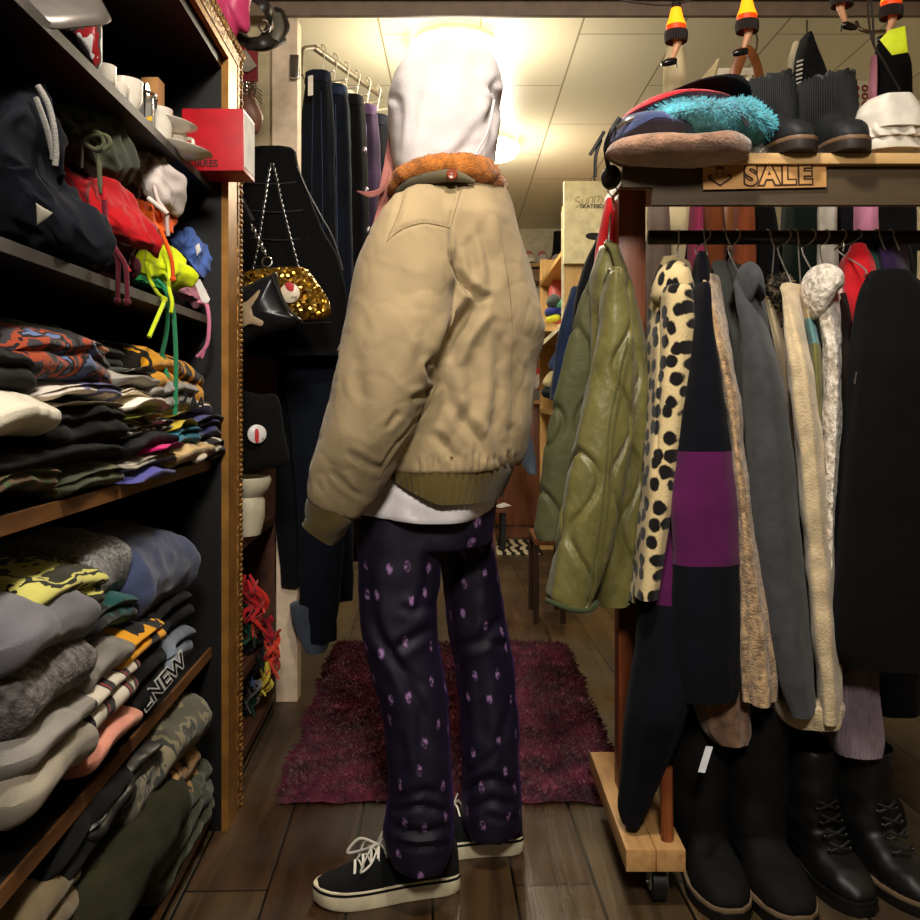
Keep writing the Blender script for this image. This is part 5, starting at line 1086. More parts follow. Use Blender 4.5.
# foil packet and grey tray at the top left
FP = inflate([(62, 28), (101, 24), (102, 62), (98, 70), (80, 48), (66, 36)], 1.36, .02, 40, 8, .004, 30, 3, smooth=False)
mk('foil_packet', FP, camo([(190, 186, 184), (70, 66, 66), (150, 30, 34), (206, 202, 200)], 22, .25, (1, 1, .4)), None, 'silver and red foil packet on the near end of the top shelf', 'packet')
tr_ = [P(20, 4, 1.14), P(45, 26, 1.16), P(80, 26, 1.20), P(111, 21, 1.26), P(100, 4, 1.30), P(85, -16, 1.34)]
q = G(); top_ = cat([tuple(p) for p in tr_], 24); rows_ = []
for k in range(8): rows_.append([Vector(p) + Vector((-.012 * k, .008 * k, .016 * k + .01 * math.sin(k * .4))) for p in top_])
q = loft(rows_, False); to = mk('metal_tray', q, plain('brushed_grey', (120, 114, 108), .35, .6), None, 'grey curved metal tray poking over the top left corner', 'tray'); s_ = to.modifiers.new('t', 'SOLIDIFY'); s_.thickness = .003
# ================================================================ brown shelf, bags and jeans between the gilt frame and the doorway post
brs = wood((78, 46, 28), (52, 28, 18), (14, 2, 14), .55)
def FX2(Y): return -.565 + TA * (Y - 2.3)
def slab2(y0, y1, d0, d1, z0, z1):
    g = G(); g.v = [Vector((FX2(y) - d, y, z)) for z in (z0, z1) for y in (y0, y1) for d in (d1, d0)]
    for f in ((0, 1, 3, 2), (4, 5, 7, 6), (0, 1, 5, 4), (2, 3, 7, 6), (0, 2, 6, 4), (1, 3, 7, 5)): g.face(f)
    return g
SB = thing('shelf_unit', (FX2(2.55) - .15, 2.55, 0), 'low brown wooden shelf unit behind the gilt frame', 'shelf')
mk('end_panel', slab2(2.84, 2.87, 0, .36, 0, 1.15), brs, SB, smooth=False); mk('end_panel', slab2(2.26, 2.29, 0, .36, 0, .9), brs, SB, smooth=False)
mk('back_panel', slab2(2.26, 2.87, .36, .38, 0, 1.15), brs, SB, smooth=False)
for z in (.615, .27, .06): mk('shelf', slab2(2.29, 2.84, .0, .36, z - .025, z), brs, SB, smooth=False)
# cream pot
pc_ = Vector((X(240, 2.42), 2.42, .616))
PT = mk('ceramic_pot', lathe([(.045, 0), (.055, .003), (.066, .05), (.066, .095), (.06, .105), (.078, .125), (.083, .15), (.08, .158), (.074, .15), (.058, .12), (.05, .03)], pc_, 40), plain('pot_cream', (190, 182, 156), .45), None, 'cream ceramic pot with a flared rim on the brown shelf', 'pot')
# ribbons and laces heaped lower down
cols = [((176, 30, 36), 'red'), ((188, 40, 30), 'orange red'), ((24, 70, 50), 'dark green'), ((150, 24, 40), 'crimson'), ((30, 30, 34), 'black'), ((40, 56, 90), 'navy'), ((196, 60, 40), 'coral'), ((190, 170, 60), 'yellow'), ((110, 110, 116), 'grey'), ((28, 60, 44), 'bottle green')]
rs = random.Random(4)
spots_ = [(250, 600), (258, 612), (246, 622), (266, 640), (256, 650), (246, 664), (272, 654), (264, 672), (252, 688), (246, 700)]
for i, ((a, b), (c, nme)) in enumerate(zip(spots_, cols)):
    Y = 2.45 + .02 * i if a < 262 else 2.62; g = G()
    for k in range(5):
        pts = [P(a + rs.uniform(-9, 9), b - 22 + 11 * j + rs.uniform(-4, 4), Y + rs.uniform(-.03, .03)) for j in range(5)]
        g.add(tube(pts, [.004, .007, .007, .006, .003], 6, 20, flat=.4))
    mk('scarf', g, cloth(c, 30, .3), None, ['bright red ribbon scarf topmost in the tangle on the low shelf', 'orange red ribbon scarf under the topmost one', 'dark green ribbon scarf at the left of the tangle', 'crimson ribbon scarf at the right of the tangle', 'black ribbon scarf in the middle of the tangle', 'navy ribbon scarf on the left below the dark green one', 'coral ribbon scarf at the right by the end panel', 'yellow ribbon scarf low in the tangle', 'grey ribbon scarf at the lower left of the tangle', 'bottle green ribbon scarf lowest in the tangle'][i], 'scarf', 'ribbon scarves on the low shelf')
# wall things above the gilt frame corner
mk('red_poster', box(X(225, 2.9), X(258, 2.9), 2.895, 2.899, Z(82, 2.9), Z(42, 2.9)), plain('poster_red', (130, 26, 34), .7), None, 'red poster with a pale shape beside the doorway post', 'poster')
mk('paper_note', prism([P(226, 52, 2.885), P(246, 50, 2.885), P(257, 66, 2.885), P(248, 72, 2.885), P(232, 70, 2.885)], (0, .003, 0)), plain('paper_grey', (150, 140, 122), .7), None, 'grey paper shape pinned on the red poster', 'note')
pl_ = inflate([(206, -20), (249, -20), (250, 18), (246, 30), (238, 30), (234, 40), (226, 42), (214, 24), (208, 8)], 2.30, .04, 60, 12, .008, 12, 5, .012)
mk('pink_bag', pl_, plain('pink_plastic', (204, 62, 108), .4), None, 'shiny pink plastic bag above the corner of the gilt frame', 'bag')
HS = thing('sandal', P(262, 44, 2.5), 'olive and black strappy sandal hanging by the beam', 'sandal')
lea = plain('strap_black', (34, 30, 26), .45); olv_ = plain('strap_olive', (84, 80, 66), .5)
ring_ = [P(250 + 22 * math.cos(a) * .9, 20 + 22 * math.sin(a), 2.42 + .05 * math.sin(a * 2)) for a in [2 * PI * k / 20 for k in range(20)]]
mk('strap', tube(ring_, .02, 8, 60, True, flat=.35), lea, HS); mk('strap', tube([P(248, 44, 2.4), P(262, 42, 2.38), P(276, 36, 2.42), P(284, 24, 2.48), P(279, 10, 2.52)], .018, 8, 40, flat=.4), lea, HS)
mk('sole', tube([P(240, 36, 2.44), P(250, 44, 2.42), P(266, 45, 2.42), P(282, 38, 2.46)], .016, 8, 30), olv_, HS); mk('strap', tube([P(274, 40, 2.4), P(279, 28, 2.41), P(276, 14, 2.44)], .014, 8, 20, flat=.4), olv_, HS)
mk('buckle', tube([P(264 + 5 * math.cos(a), 26 + 6 * math.sin(a), 2.38) for a in [2 * PI * k / 16 for k in range(16)]], .0025, 6, closed=True), chm, HS)
# gloves and wire clips at the frame edge
WI = G()
for i in range(4): WI.add(tube([P(236, 84 + 5 * i, 2.5), P(246, 82 + 4 * i, 2.48), P(254, 86 + 3 * i, 2.5), P(262, 92 + 4 * i, 2.52)], .0016, 6, 14))
for i in range(3): WI.add(tube([P(243 + 6 * i, 80, 2.48), P(244 + 6 * i, 88, 2.47), P(242 + 6 * i, 98, 2.49)], .0016, 6, 10))
mk('clip_hanger', WI, chm, None, 'tangle of chrome wire clip hanger by the gilt frame', 'hanger')
mk('leather_gloves', inflate([(238, 94), (250, 92), (258, 104), (262, 122), (256, 134), (248, 126), (240, 128)], 2.56, .025, 44, 8, .006, 14, 3, .012), plain('glove_brown', (116, 76, 58), .5), None, 'brown leather gloves clipped under the chrome hanger', 'gloves')
# black vest and things hanging in the gap
vb = cloth((9, 9, 10), 40, .2, .1, .9, 0)
VE = mk('padded_vest', hang([(152, 250, 296), (170, 243, 300), (200, 240, 311), (230, 238, 322), (255, 238, 336), (290, 240, 345), (330, 242, 345), (356, 246, 342)], 2.74, .045, 70, 80, 3, .03, .003, 2, turn=False), vb, None, 'black padded vest hanging behind the bags', 'vest')
seam_ = G()
for k in range(6): seam_.add(tube([P(244 + 3 * k, 182 + 28 * k, 2.70), P(270 + 4 * k, 184 + 28 * k, 2.69), P(296 + 7 * k, 182 + 28 * k, 2.705)], .0022, 5, 16))
mk('quilt_seam', seam_, plain('seam_black', (34, 34, 36), .6), VE); mk('zip', tube([P(297, 166, 2.71), P(306, 188, 2.705), P(320, 214, 2.705), P(334, 240, 2.71), P(343, 270, 2.715)], .0022, 6, 30), plain('zip_grey', (74, 72, 72), .4, .6), VE)
mk('dark_jeans', hang([(320, 280, 340), (380, 284, 346), (480, 296, 346), (560, 300, 342), (610, 300, 338), (640, 304, 332)], 2.86, .05, 60, 60, 4, .04, .003, 2, turn=False), cloth((15, 22, 36), 40, .3, .2, .95, .05), None, 'long dark blue jeans hanging below the black vest', 'jeans')
mk('dark_trousers', hang([(330, 252, 292), (420, 262, 298), (520, 276, 304), (585, 282, 304)], 2.92, .03, 50, 50, 4, .04, .003, 5, turn=False), cloth((14, 16, 21), 40, .3, .2, .95, .05), None, 'near black trousers hanging beside the brown shelf panel', 'trousers')
mk('jeans_cuff', hang([(604, 290, 332), (618, 292, 332), (640, 300, 330), (650, 306, 326)], 2.87, .056, 40, 16, 3, .03, .002, 3, turn=False), cloth((64, 72, 84), 40, .3), bpy.data.objects['dark_jeans'], 'paler turned up hem')
# gold sequin bag with chain
def sequin():
    m, n = base('gold_sequins', (170, 122, 30), .22, .9, 0, .5); v = n.new('ShaderNodeTexVoronoi', Scale=130.0); n.link(n.coord(), v.inputs['Vector'])
    r = n.ramp(v.outputs['Color'], [(.1, rgb((96, 62, 12))), (.6, rgb((190, 140, 44))), (.95, rgb((250, 220, 130)))]); n.link(r.outputs[0], n.b.inputs['Base Color'])
    ge = n.new('ShaderNodeNewGeometry'); sb_ = n.new('ShaderNodeVectorMath', operation='SUBTRACT'); sb_.inputs[1].default_value = (.5, .5, .5); n.link(v.outputs['Color'], sb_.inputs[0])
    ad_ = n.new('ShaderNodeVectorMath', operation='ADD'); n.link(sb_.outputs[0], ad_.inputs[0]); n.link(ge.outputs['Normal'], ad_.inputs[1]); no_ = n.new('ShaderNodeVectorMath', operation='NORMALIZE'); n.link(ad_.outputs[0], no_.inputs[0]); n.link(no_.outputs[0], n.b.inputs['Normal']); return m
GB = mk('sequin_bag', inflate([(240, 280), (246, 272), (262, 268), (285, 267), (305, 268), (313, 276), (326, 296), (331, 310), (328, 317), (310, 321), (280, 322), (250, 320), (240, 306)], 2.5, .035, 60, 10, .004, 12, 2), sequin(), None, 'gold sequin bag on a thin chain strap', 'bag')
def chain(parent, pts, step, r, mat):
    pts = [Vector(p) for p in cat([tuple(p) for p in pts], 60)]; g = G(); L = sum((b - a).length for a, b in zip(pts, pts[1:])); n = int(L / step); acc = 0; k = 0
    for a, b in zip(pts, pts[1:]):
        while k * step <= acc + (b - a).length and k < n:
            p = a + (b - a).normalized() * (k * step - acc); T = (b - a).normalized(); S = T.cross(Vector((0, 1, 0))).normalized() if k % 2 else Vector((0, 1, 0))
            g.add(tube([p + T * math.cos(q) * step * .72 + S * math.sin(q) * step * .36 for q in [2 * PI * i / 10 for i in range(10)]], r, 5, closed=True)); k += 1
        acc += (b - a).length
    return mk('chain', g, mat, parent, kind='stuff')
chain(GB, [P(252, 272, 2.5), P(258, 245, 2.5), P(264, 205, 2.5), P(272, 164, 2.52), P(282, 205, 2.5), P(291, 240, 2.5), P(299, 270, 2.5)], .008, .0012, plain('gunmetal', (130, 128, 126), .3, 1))
bd_ = lathe([(.001, .006), (.02, .005), (.027, .001), (.027, -.002)], n=28); bd_.tr(Matrix.Translation(P(290, 293, 2.458)) @ Matrix.Rotation(PI / 2, 4, 'X') )
BD = mk('pin_badge', bd_, plain('badge_cream', (222, 206, 180), .35), None, 'round cream pin badge with a red mark on the sequin bag', 'badge'); mk('print', inflate([(285, 284), (290, 282), (294, 285), (293, 291), (288, 290)], 2.451, .0012, 24, 3, 0), plain('print_red', (190, 40, 44), .5), BD)
g = textg('org', .011, 0, .0004); mk('lettering', g.tr(Matrix.Translation(P(294, 297, 2.4505)) @ RX), ink2, BD, smooth=False)
# black satin bag with a pale hand shaped patch
SBG = mk('satin_bag', inflate([(236, 292), (250, 284), (270, 275), (277, 273), (281, 290), (292, 312), (302, 320), (296, 326), (270, 334), (250, 342), (236, 350), (230, 320)], 2.36, .04, 60, 12, .004, 10, 4, .004), plain('satin_black', (20, 20, 22), .3), None, 'black satin bag with a pale applique, clipped on a short chain', 'bag')
mk('applique', inflate([(238, 302), (246, 302), (259, 290), (258, 297), (252, 304), (252, 311), (255, 318), (263, 321), (261, 326), (250, 324), (240, 328), (236, 316)], 2.315, .004, 48, 5, .0005, ymap=None), plain('applique_tan', (150, 128, 96), .5), SBG, 'pale tan star like patch')
mk('piping', tube([P(272, 276, 2.33), P(278, 290, 2.325), P(286, 306, 2.325), P(298, 319, 2.33)], .003, 6, 30), plain('satin_black', (20, 20, 22), .3), SBG)
chain(SBG, [P(252, 226, 2.4), P(260, 242, 2.38), P(267, 258, 2.36)], .012, .002, plain('silver', (190, 186, 180), .25, 1)); mk('ring', tube([P(267 + 5 * math.cos(a), 262 + 5 * math.sin(a), 2.35 + .008 * math.cos(a)) for a in [2 * PI * k / 14 for k in range(14)]], .002, 6, closed=True), plain('silver', (190, 186, 180), .25, 1), SBG)
mk('strap', tube([P(238, 196, 2.42), P(244, 208, 2.41), P(251, 222, 2.4)], .012, 8, 12, flat=.3), plain('satin_black', (20, 20, 22), .3), SBG)
FZ = mk('fuzzy_bag', inflate([(238, 398), (262, 394), (278, 398), (284, 430), (288, 462), (262, 470), (238, 468)], 2.42, .03, 48, 9, .005, 16, 2), cloth((14, 14, 15), 30, .6, .2, .95, .02), None, 'black fuzzy bag with a white pin badge above the cream pot', 'bag')
b2 = lathe([(.001, .006), (.018, .005), (.025, .001), (.025, -.002)], n=28); b2.tr(Matrix.Translation(P(257, 434, 2.378)) @ Matrix.Rotation(math.radians(25), 4, 'Z') @ Matrix.Rotation(PI / 2, 4, 'X') )
B2_ = mk('pin_badge', b2, plain('badge_white', (214, 208, 204), .35), None, 'round white pin badge with a red blot on the fuzzy bag', 'badge'); mk('print', inflate([(253, 431), (258, 429), (259, 437), (258, 443), (254, 439)], 2.371, .0012, 24, 3, 0), plain('print_red', (190, 40, 44), .5), B2_)
mk('print_dot', sphere(P(263, 439, 2.373), .002, 8, 6), ink2, B2_)
# jeans rail
RL = thing('jeans_rail', P(305, 70, 3.06), 'chrome rail arm fixed to the doorway post, carrying jeans', 'rail')
e0, e1 = P(314, 47.5, 3.12), P(381, 95.5, 3.585)
mk('arm', tube([P(301, 75, 3.03), P(301.5, 56, 3.04), P(304, 49, 3.06), e0], .0085, 10, 24), plain('bar_steel', (104, 94, 78), .45, .6), RL)
mk('bar', tube([e0, e1], .011, 8), plain('bar_steel', (104, 94, 78), .45, .6), RL); mk('bracket', box(X(290, 2.9), X(299, 2.9), 2.895, 2.915, Z(78, 2.9), Z(55, 2.9), .003), chm, RL)
dr = (e1 - e0).normalized(); sdv = dr.cross(Vector((0, 0, 1))).normalized()
jl = [('dark navy jeans nearest the post on the chrome rail', (18, 23, 36), 306, 330, 75), ('washed navy jeans second on the chrome rail', (22, 29, 44), 318, 346, 88), ('black trousers in the middle of the chrome rail', (12, 12, 14), 330, 362, 98), ('purple corduroy overalls on the chrome rail', (58, 44, 66), 350, 376, 108), ('dark blue denim skirt fifth on the chrome rail', (18, 20, 28), 362, 388, 118), ('slate denim jacket at the end of the chrome rail by the hood', (58, 62, 90), 374, 400, 126)]
for i, (lab, c, l, r, t) in enumerate(jl):
    k = (i + .6) / 6; p = e0 + (e1 - e0) * k; Y = p.y
    g = tube([p + Vector((0, 0, .016)) + sdv * .012 * q for q in (-1, 0)] + [p + Vector((0, 0, .03)), p + Vector((0, 0, .012)) + sdv * .016, p + Vector((0, 0, -.03)) + sdv * .008, p + Vector((0, 0, -.07))], .0022, 6, 20)
    hp_ = p + Vector((0, 0, -.07)); g.add(tube([hp_ - sdv * .05, hp_ + sdv * .05], .004, 6))
    hg_ = mk('hanger', g, plain('hanger_white', (212, 204, 188), .4), None, 'pale hanger holding the ' + lab.split(' on the')[0].split(' nearest')[0].split(' in the')[0].split(' second')[0].split(' fifth')[0].split(' at the')[0], 'hanger', 'hangers on the chrome rail')
    bot = [640, 600, 560, 540, 520, 420][i]
    mk(['jeans', 'jeans', 'trousers', 'overalls', 'skirt', 'jacket'][i], hang([(t, l, r), (t + 14, l - 2, r + 3), (t + 60, l - 6, r + 5), (200 + 6 * i, l - 4, r + 6), (320, l - 2, r + 8), (bot, l, r + 6)], Y, .035, 48, 60, 4, .06, .004, i + 2, turn=False), cloth(c, 40, .35, .25, .95, .05), None, lab, ['jeans', 'jeans', 'trousers', 'overalls', 'skirt', 'jacket'][i], 'clothes on the chrome rail')
    jo = bpy.context.scene.collection.objects[-1]
    if i != 5:
        mk('waistband', hang([(t - 1, l - .5, r + .8), (t + 4, l - 1, r + 1.4), (t + 9, l - 1.4, r + 1.8)], Y, .038, 48, 12, 4, .03, .001, i + 2, turn=False), cloth(tuple(int(q * 1.5) for q in c), 40, .35, .25, .95, .05), jo)
        sd_ = G()
        for e_ in (.3, .62): sd_.add(tube([P(l + (r - l) * e_, t + 16, Y - .037), P(l - 4 + (r - l + 9) * e_, t + 110, Y - .038), P(l - 3 + (r - l + 9) * e_, 330, Y - .037)], .0016, 5, 30))
        mk('seam', sd_, cloth(tuple(min(255, int(q * 2.2)) for q in c), 40, .3), jo)
mk('price_tag', prism([P(308, 76, 3.08), P(313, 75, 3.08), P(313, 95, 3.08), P(308, 96, 3.08)], (0, .001, 0)), plain('paper_white', (226, 222, 214), .7), None, 'white paper tag on the dark navy jeans nearest the post', 'tag', smooth=False)
ov = bpy.data.objects['overalls']
for q in range(3): mk('buckle', sphere(P(364 + 2 * q, 150 + 40 * q, e0.y + .15), (.01, .006, .012), 10, 8), plain('buckle_grey', (150, 140, 150), .3, .8), ov)
mk('cream_batten', prism([P(322, 76, 3.3), P(345, 84, 3.36), P(398, 133, 3.75), P(398, 146, 3.75), P(345, 96, 3.36), P(322, 88, 3.3)], (-.02, .03, 0)), plain('batten_cream', (226, 214, 180), .6), None, 'cream wooden batten running behind the jeans', 'batten')
# ================================================================ back room
W5 = wood((206, 168, 104), (182, 140, 78), (14, 14, 1.4), .5)
TC_ = thing('tall_shelf_unit', (X(600, 4.7), 4.9, 0), 'tall pale wood shelf unit in the back room, its end panel facing the doorway', 'shelf unit')
xa = X(562.5, 4.6)
mk('end_panel', box(xa, xa + .5, 4.6, 4.63, 0, Z(206, 4.6)), W5, TC_, smooth=False); mk('edge_strip', box(xa - .006, xa + .008, 4.592, 4.60, 0, Z(212, 4.6)), plain('edge_white', (226, 214, 180), .5), TC_, smooth=False)
mk('back_panel', box(xa + .48, xa + .5, 4.63, 5.9, 0, 1.9), W5, TC_, smooth=False); mk('end_panel', box(xa, xa + .5, 5.9, 5.93, 0, 1.9), W5, TC_, smooth=False)
for z in (.45, .92, 1.36, 1.75): mk('shelf', box(xa - (.12 if z == 1.36 else 0), xa + .48, 4.63, 5.9, z - .025, z), W5, TC_, smooth=False)
# canvas on the end panel
CV = mk('canvas_poster', box(X(564, 4.55), X(655, 4.55), 4.55, 4.585, Z(263.5, 4.55), Z(181, 4.55), .002), plain('canvas_cream', (222, 210, 168), .7), None, 'cream canvas poster with a faint arched script on the pale wood panel', 'poster')
letters = 'Sunnyway'
for i, ch in enumerate(letters):
    k = i / 7; u = 577 + 44 * k; v = 203 - 5 * math.sin(PI * k)
    g = textg(ch, .075, 0, .0004, shear=.25); mk('lettering', g.tr(Matrix.Translation(P(u, v, 4.5485)) @ Matrix.Rotation(math.radians(-22 + 44 * k) , 4, 'Y') @ RX), plain('script_tan', (178, 162, 120), .8), CV, smooth=False)
g = textg('SKATEBOARDS', .028, .0006, .0004); mk('lettering', g.tr(Matrix.Translation(P(599, 206.5, 4.5485)) @ RX), ink2, CV, smooth=False)
mk('print', inflate([(585.5, 236), (589, 233), (598, 233), (602, 236), (598, 240), (589, 239)], 4.547, .002, 24, 3, 0), ink2, CV)
mk('poster_strap', box(X(594, 4.56), X(595.4, 4.56), 4.56, 4.57, Z(184, 4.56), Z(160, 4.56)), ink2, CV, smooth=False)
# high shelf with sneakers on the end wall
HSh = thing('wall_shelf', P(543, 275, 6.95), 'wooden wall shelf with sneakers on the end wall', 'shelf')
zb = Z(263, 6.9); mk('board', box(X(490, 6.9), X(600, 6.9), 6.88, 7.2, zb - .03, zb), wood((176, 138, 84), (150, 112, 64), (1.5, 14, 14), .5), HSh, smooth=False); mk('lip', box(X(490, 6.9), X(600, 6.9), 6.95, 7.2, Z(281, 6.95), zb - .04), wood((140, 98, 56), (110, 74, 40), (1.5, 14, 14), .5), HSh, smooth=False)
for i, (px, lab, col) in enumerate(((530, 'left white sneaker with pink lining on the wall shelf', (222, 130, 140)), (543, 'middle white sneaker with pink lining on the wall shelf', (222, 130, 140)), (557, 'right white sneaker with black upper on the wall shelf', (40, 38, 40)))):
    c = Vector((X(px, 7.0), 7.0, zb)); o = mk('display_sneaker', loft([[c + Vector((.052 * math.cos(a) * k, .13 * math.sin(a) * k, z)) for a in [2 * PI * j / 20 for j in range(20)]] for z, k in ((.001, .95), (.01, 1.02), (.03, 1.02), (.034, .95), (.06, .8), (.075, .5))]), plain('sneaker_white', (228, 222, 210), .5), None, lab, 'sneaker', 'sneakers on the wall shelf')
    mk('upper', sphere(c + Vector((-.006, .03, .08)), (.034, .07, .035), 14, 10), cloth(col), o); mk('sole', loft([[c + Vector((.0535 * math.cos(a), .132 * math.sin(a), z)) for a in [2 * PI * j / 20 for j in range(20)]] for z in (.0005, .007)]), ink2, o)
mk('black_boot', tube([Vector((X(556, 7.08), 7.08, zb + .02)), Vector((X(559, 7.08), 7.08, zb + .1)), Vector((X(560, 7.08), 7.08, Z(232, 7.08)))], [.06, .055, .05], 14, 12), cloth((28, 28, 30)), None, 'black boot shaft standing behind the right sneaker on the wall shelf', 'boot')
# low cabinets
cabm = wood((116, 66, 34), (84, 46, 24), (14, 14, 1.4), .45)
CB = thing('wooden_cabinet', (X(500, 6.5), 6.6, 0), 'reddish brown wooden cabinet at the end of the back room', 'cabinet')
mk('body', box(X(470, 6.4), X(562, 6.4), 6.42, 7.1, 0, Z(404, 6.4)), cabm, CB, smooth=False); mk('worktop', box(X(468, 6.4), X(564, 6.4), 6.39, 7.1, Z(404, 6.4), Z(400, 6.4)), W5, CB, smooth=False)
for l, r in ((472, 515), (517, 560)): 
    d = mk('door', box(X(l, 6.4), X(r, 6.4), 6.40, 6.42, .09, Z(409, 6.4), .004), cabm, CB); mk('knob', sphere(P(r - 5 if l < 500 else l + 5, 440, 6.38), .014, 10, 8), ink2, d)
mk('plinth', box(X(470, 6.4), X(562, 6.4), 6.44, 7.0, 0, .08), ink2, CB, smooth=False)
CB2 = thing('hanging_cupboard', P(540, 395, 6.6), 'pale wood pigeonhole box with goods above the brown cabinet', 'cupboard')
zc = Z(400, 6.6); mk('side_panel', box(X(541, 6.6), X(544, 6.6), 6.5, 7.0, zc, 1.55), W5, CB2, smooth=False); mk('top', box(X(505, 6.6), X(566, 6.6), 6.5, 7.0, 1.55, 1.58), W5, CB2, smooth=False); mk('back', box(X(505, 6.6), X(566, 6.6), 7.0, 7.02, zc, 1.55), cabm, CB2, smooth=False)
mk('red_shoebox', box(X(526, 6.55), X(540, 6.55), 6.55, 6.8, zc, Z(368, 6.55), .004), plain('box_red', (196, 36, 40), .5), None, 'red shoebox with white print by the pigeonhole box', 'box'); mk('print', inflate([(533, 381), (538, 374), (540, 379), (538, 388), (534, 388)], 6.54, .004, 24, 3, 0), plain('paper_white', (226, 222, 214), .7), bpy.data.objects['red_shoebox'])
mk('grey_shoebox', box(X(526, 6.45), X(540, 6.45), 6.45, 6.54, zc, Z(390, 6.45), .003), plain('box_grey', (110, 112, 116), .6), None, 'small grey box in front of the red shoebox', 'box')
# skateboard and caps on the shelf unit
def skate(): 
    o = mk('skateboard', inflate([(549, 320), (548, 300), (550, 285), (556, 278), (563, 277), (566, 290), (564, 322)], 5.6, .03, 40, 7, .001), plain('deck_pink', (206, 98, 98), .4), None, 'pink skateboard deck standing at the shelf unit', 'skateboard')
skate()
for pts, c, lab in (([(546, 302), (552, 294), (560, 297), (562, 306), (552, 309)], (60, 68, 66), 'grey green cap on top of the cap stack'), ([(552, 304), (560, 298), (568, 302), (567, 310), (556, 311)], (80, 150, 120), 'mint green cap beside the grey green cap'), ([(545, 311), (552, 307), (566, 308), (568, 316), (548, 317)], (30, 40, 110), 'deep blue cap in the cap stack'), ([(546, 318), (554, 313), (560, 314), (560, 320), (548, 323)], (204, 214, 60), 'lime yellow cap lowest in the cap stack')):
    mk('cap', inflate(pts, 4.75, .07, 32, 7, .006, 10), cloth(c), None, lab, 'cap', 'caps on the shelf unit')
mk('plank', prism([P(541, 343, 4.6), P(566, 319, 4.6), P(566, 324, 4.6), P(541, 347, 4.6)], (0, .4, 0)), plain('batten_cream', (226, 214, 180), .6), None, 'cream slanted display plank under the caps', 'plank')
for pts, c, lab in (([(548, 366), (556, 352), (566, 350), (568, 366), (556, 372)], (44, 66, 120), 'blue beanie on the shelf under the plank'), ([(542, 384), (550, 372), (562, 370), (566, 384), (552, 390)], (190, 176, 130), 'beige and black beanie below the blue beanie'), ([(541, 392), (548, 386), (562, 388), (562, 398), (546, 398)], (40, 50, 56), 'dark teal beanie lowest on the shelf under the plank')):
    mk('beanie', inflate(pts, 4.72, .07, 32, 7, .006, 10), cloth(c), None, lab, 'beanie', 'beanies on the shelf unit')
mk('denim_garment', hang([(424, 520, 528), (440, 518, 532), (460, 520, 536), (474, 528, 537)], 5.4, .04, 36, 30, 3, .04, .004, turn=False), cloth((78, 92, 112), 40, .3), None, 'faded denim garment hanging beside the jacket back', 'jacket')
# stool, striped mat
STL = thing('side_table', (X(506, 5.9), 5.95, 0), 'small dark table with a paper on it in the back room', 'table')
zt_ = Z(508, 5.9); mk('tabletop', box(X(480, 5.9), X(507, 5.9), 5.8, 6.1, zt_ - .02, zt_), cabm, STL, smooth=False)
for x_, y_ in ((484, 5.83), (503, 5.83), (484, 6.07), (503, 6.07)): mk('leg', box(X(x_, 5.9) - .015, X(x_, 5.9) + .015, y_ - .015, y_ + .015, 0, zt_ - .02), ink2, STL, smooth=False)
mk('paper', prism([P(494, 506.5, 5.85), P(504, 503, 5.9), P(511, 506, 5.9), P(500, 508, 5.85)], (0, 0, .004)), plain('paper_white', (226, 222, 214), .7), None, 'crumpled white paper on the small dark table', 'paper')
def zig():
    m, n = base('zigzag_mat', (40, 34, 28), .9); w = n.new('ShaderNodeTexWave', Scale=5.0, Distortion=6.0); n.link(n.coord(), w.inputs['Vector']); r = n.ramp(w.outputs['Fac'], [(.45, rgb((34, 28, 24))), (.55, rgb((206, 192, 160)))]); n.link(r.outputs[0], n.b.inputs['Base Color']); return m
mk('door_mat', box(X(480, 5.9), X(540, 5.9), 5.68, 6.25, .001, .012, .003), zig(), None, 'black and white zigzag mat on the back floor', 'mat')
mk('dark_stool', None or box(X(533, 4.2), X(550, 4.2), 4.2, 4.5, Z(540, 4.2) - .03, Z(540, 4.2), .004).add(box(X(533.5, 4.2), X(538.5, 4.2), 4.2, 4.23, 0, Z(540, 4.2) - .03)).add(box(X(545, 4.2), X(550, 4.2), 4.2, 4.23, 0, Z(540, 4.2) - .03)).add(box(X(533.5, 4.2), X(538.5, 4.2), 4.47, 4.5, 0, Z(540, 4.2) - .03)), ink2, None, 'dark wooden stool below the quilted jacket', 'stool') if 0 else None
SO = thing('stool', (X(541, 4.1), 4.1, 0), 'dark brown stool with a slim leg showing under the quilted jacket', 'stool'); zs = Z(538, 3.95)
mk('seat', box(X(534, 3.95), X(566, 3.95), 3.93, 4.25, zs - .03, zs, .004), cabm, SO)
for a, b in ((X(536, 3.95), 3.95), (X(563, 3.95), 3.95), (X(536, 3.95), 4.22), (X(563, 3.95), 4.22)): mk('leg', box(a - .012, a + .012, b - .012, b + .012, 0, zs - .03), wood((56, 34, 20), (40, 22, 14), (14, 14, 1.4), .5), SO, smooth=False)
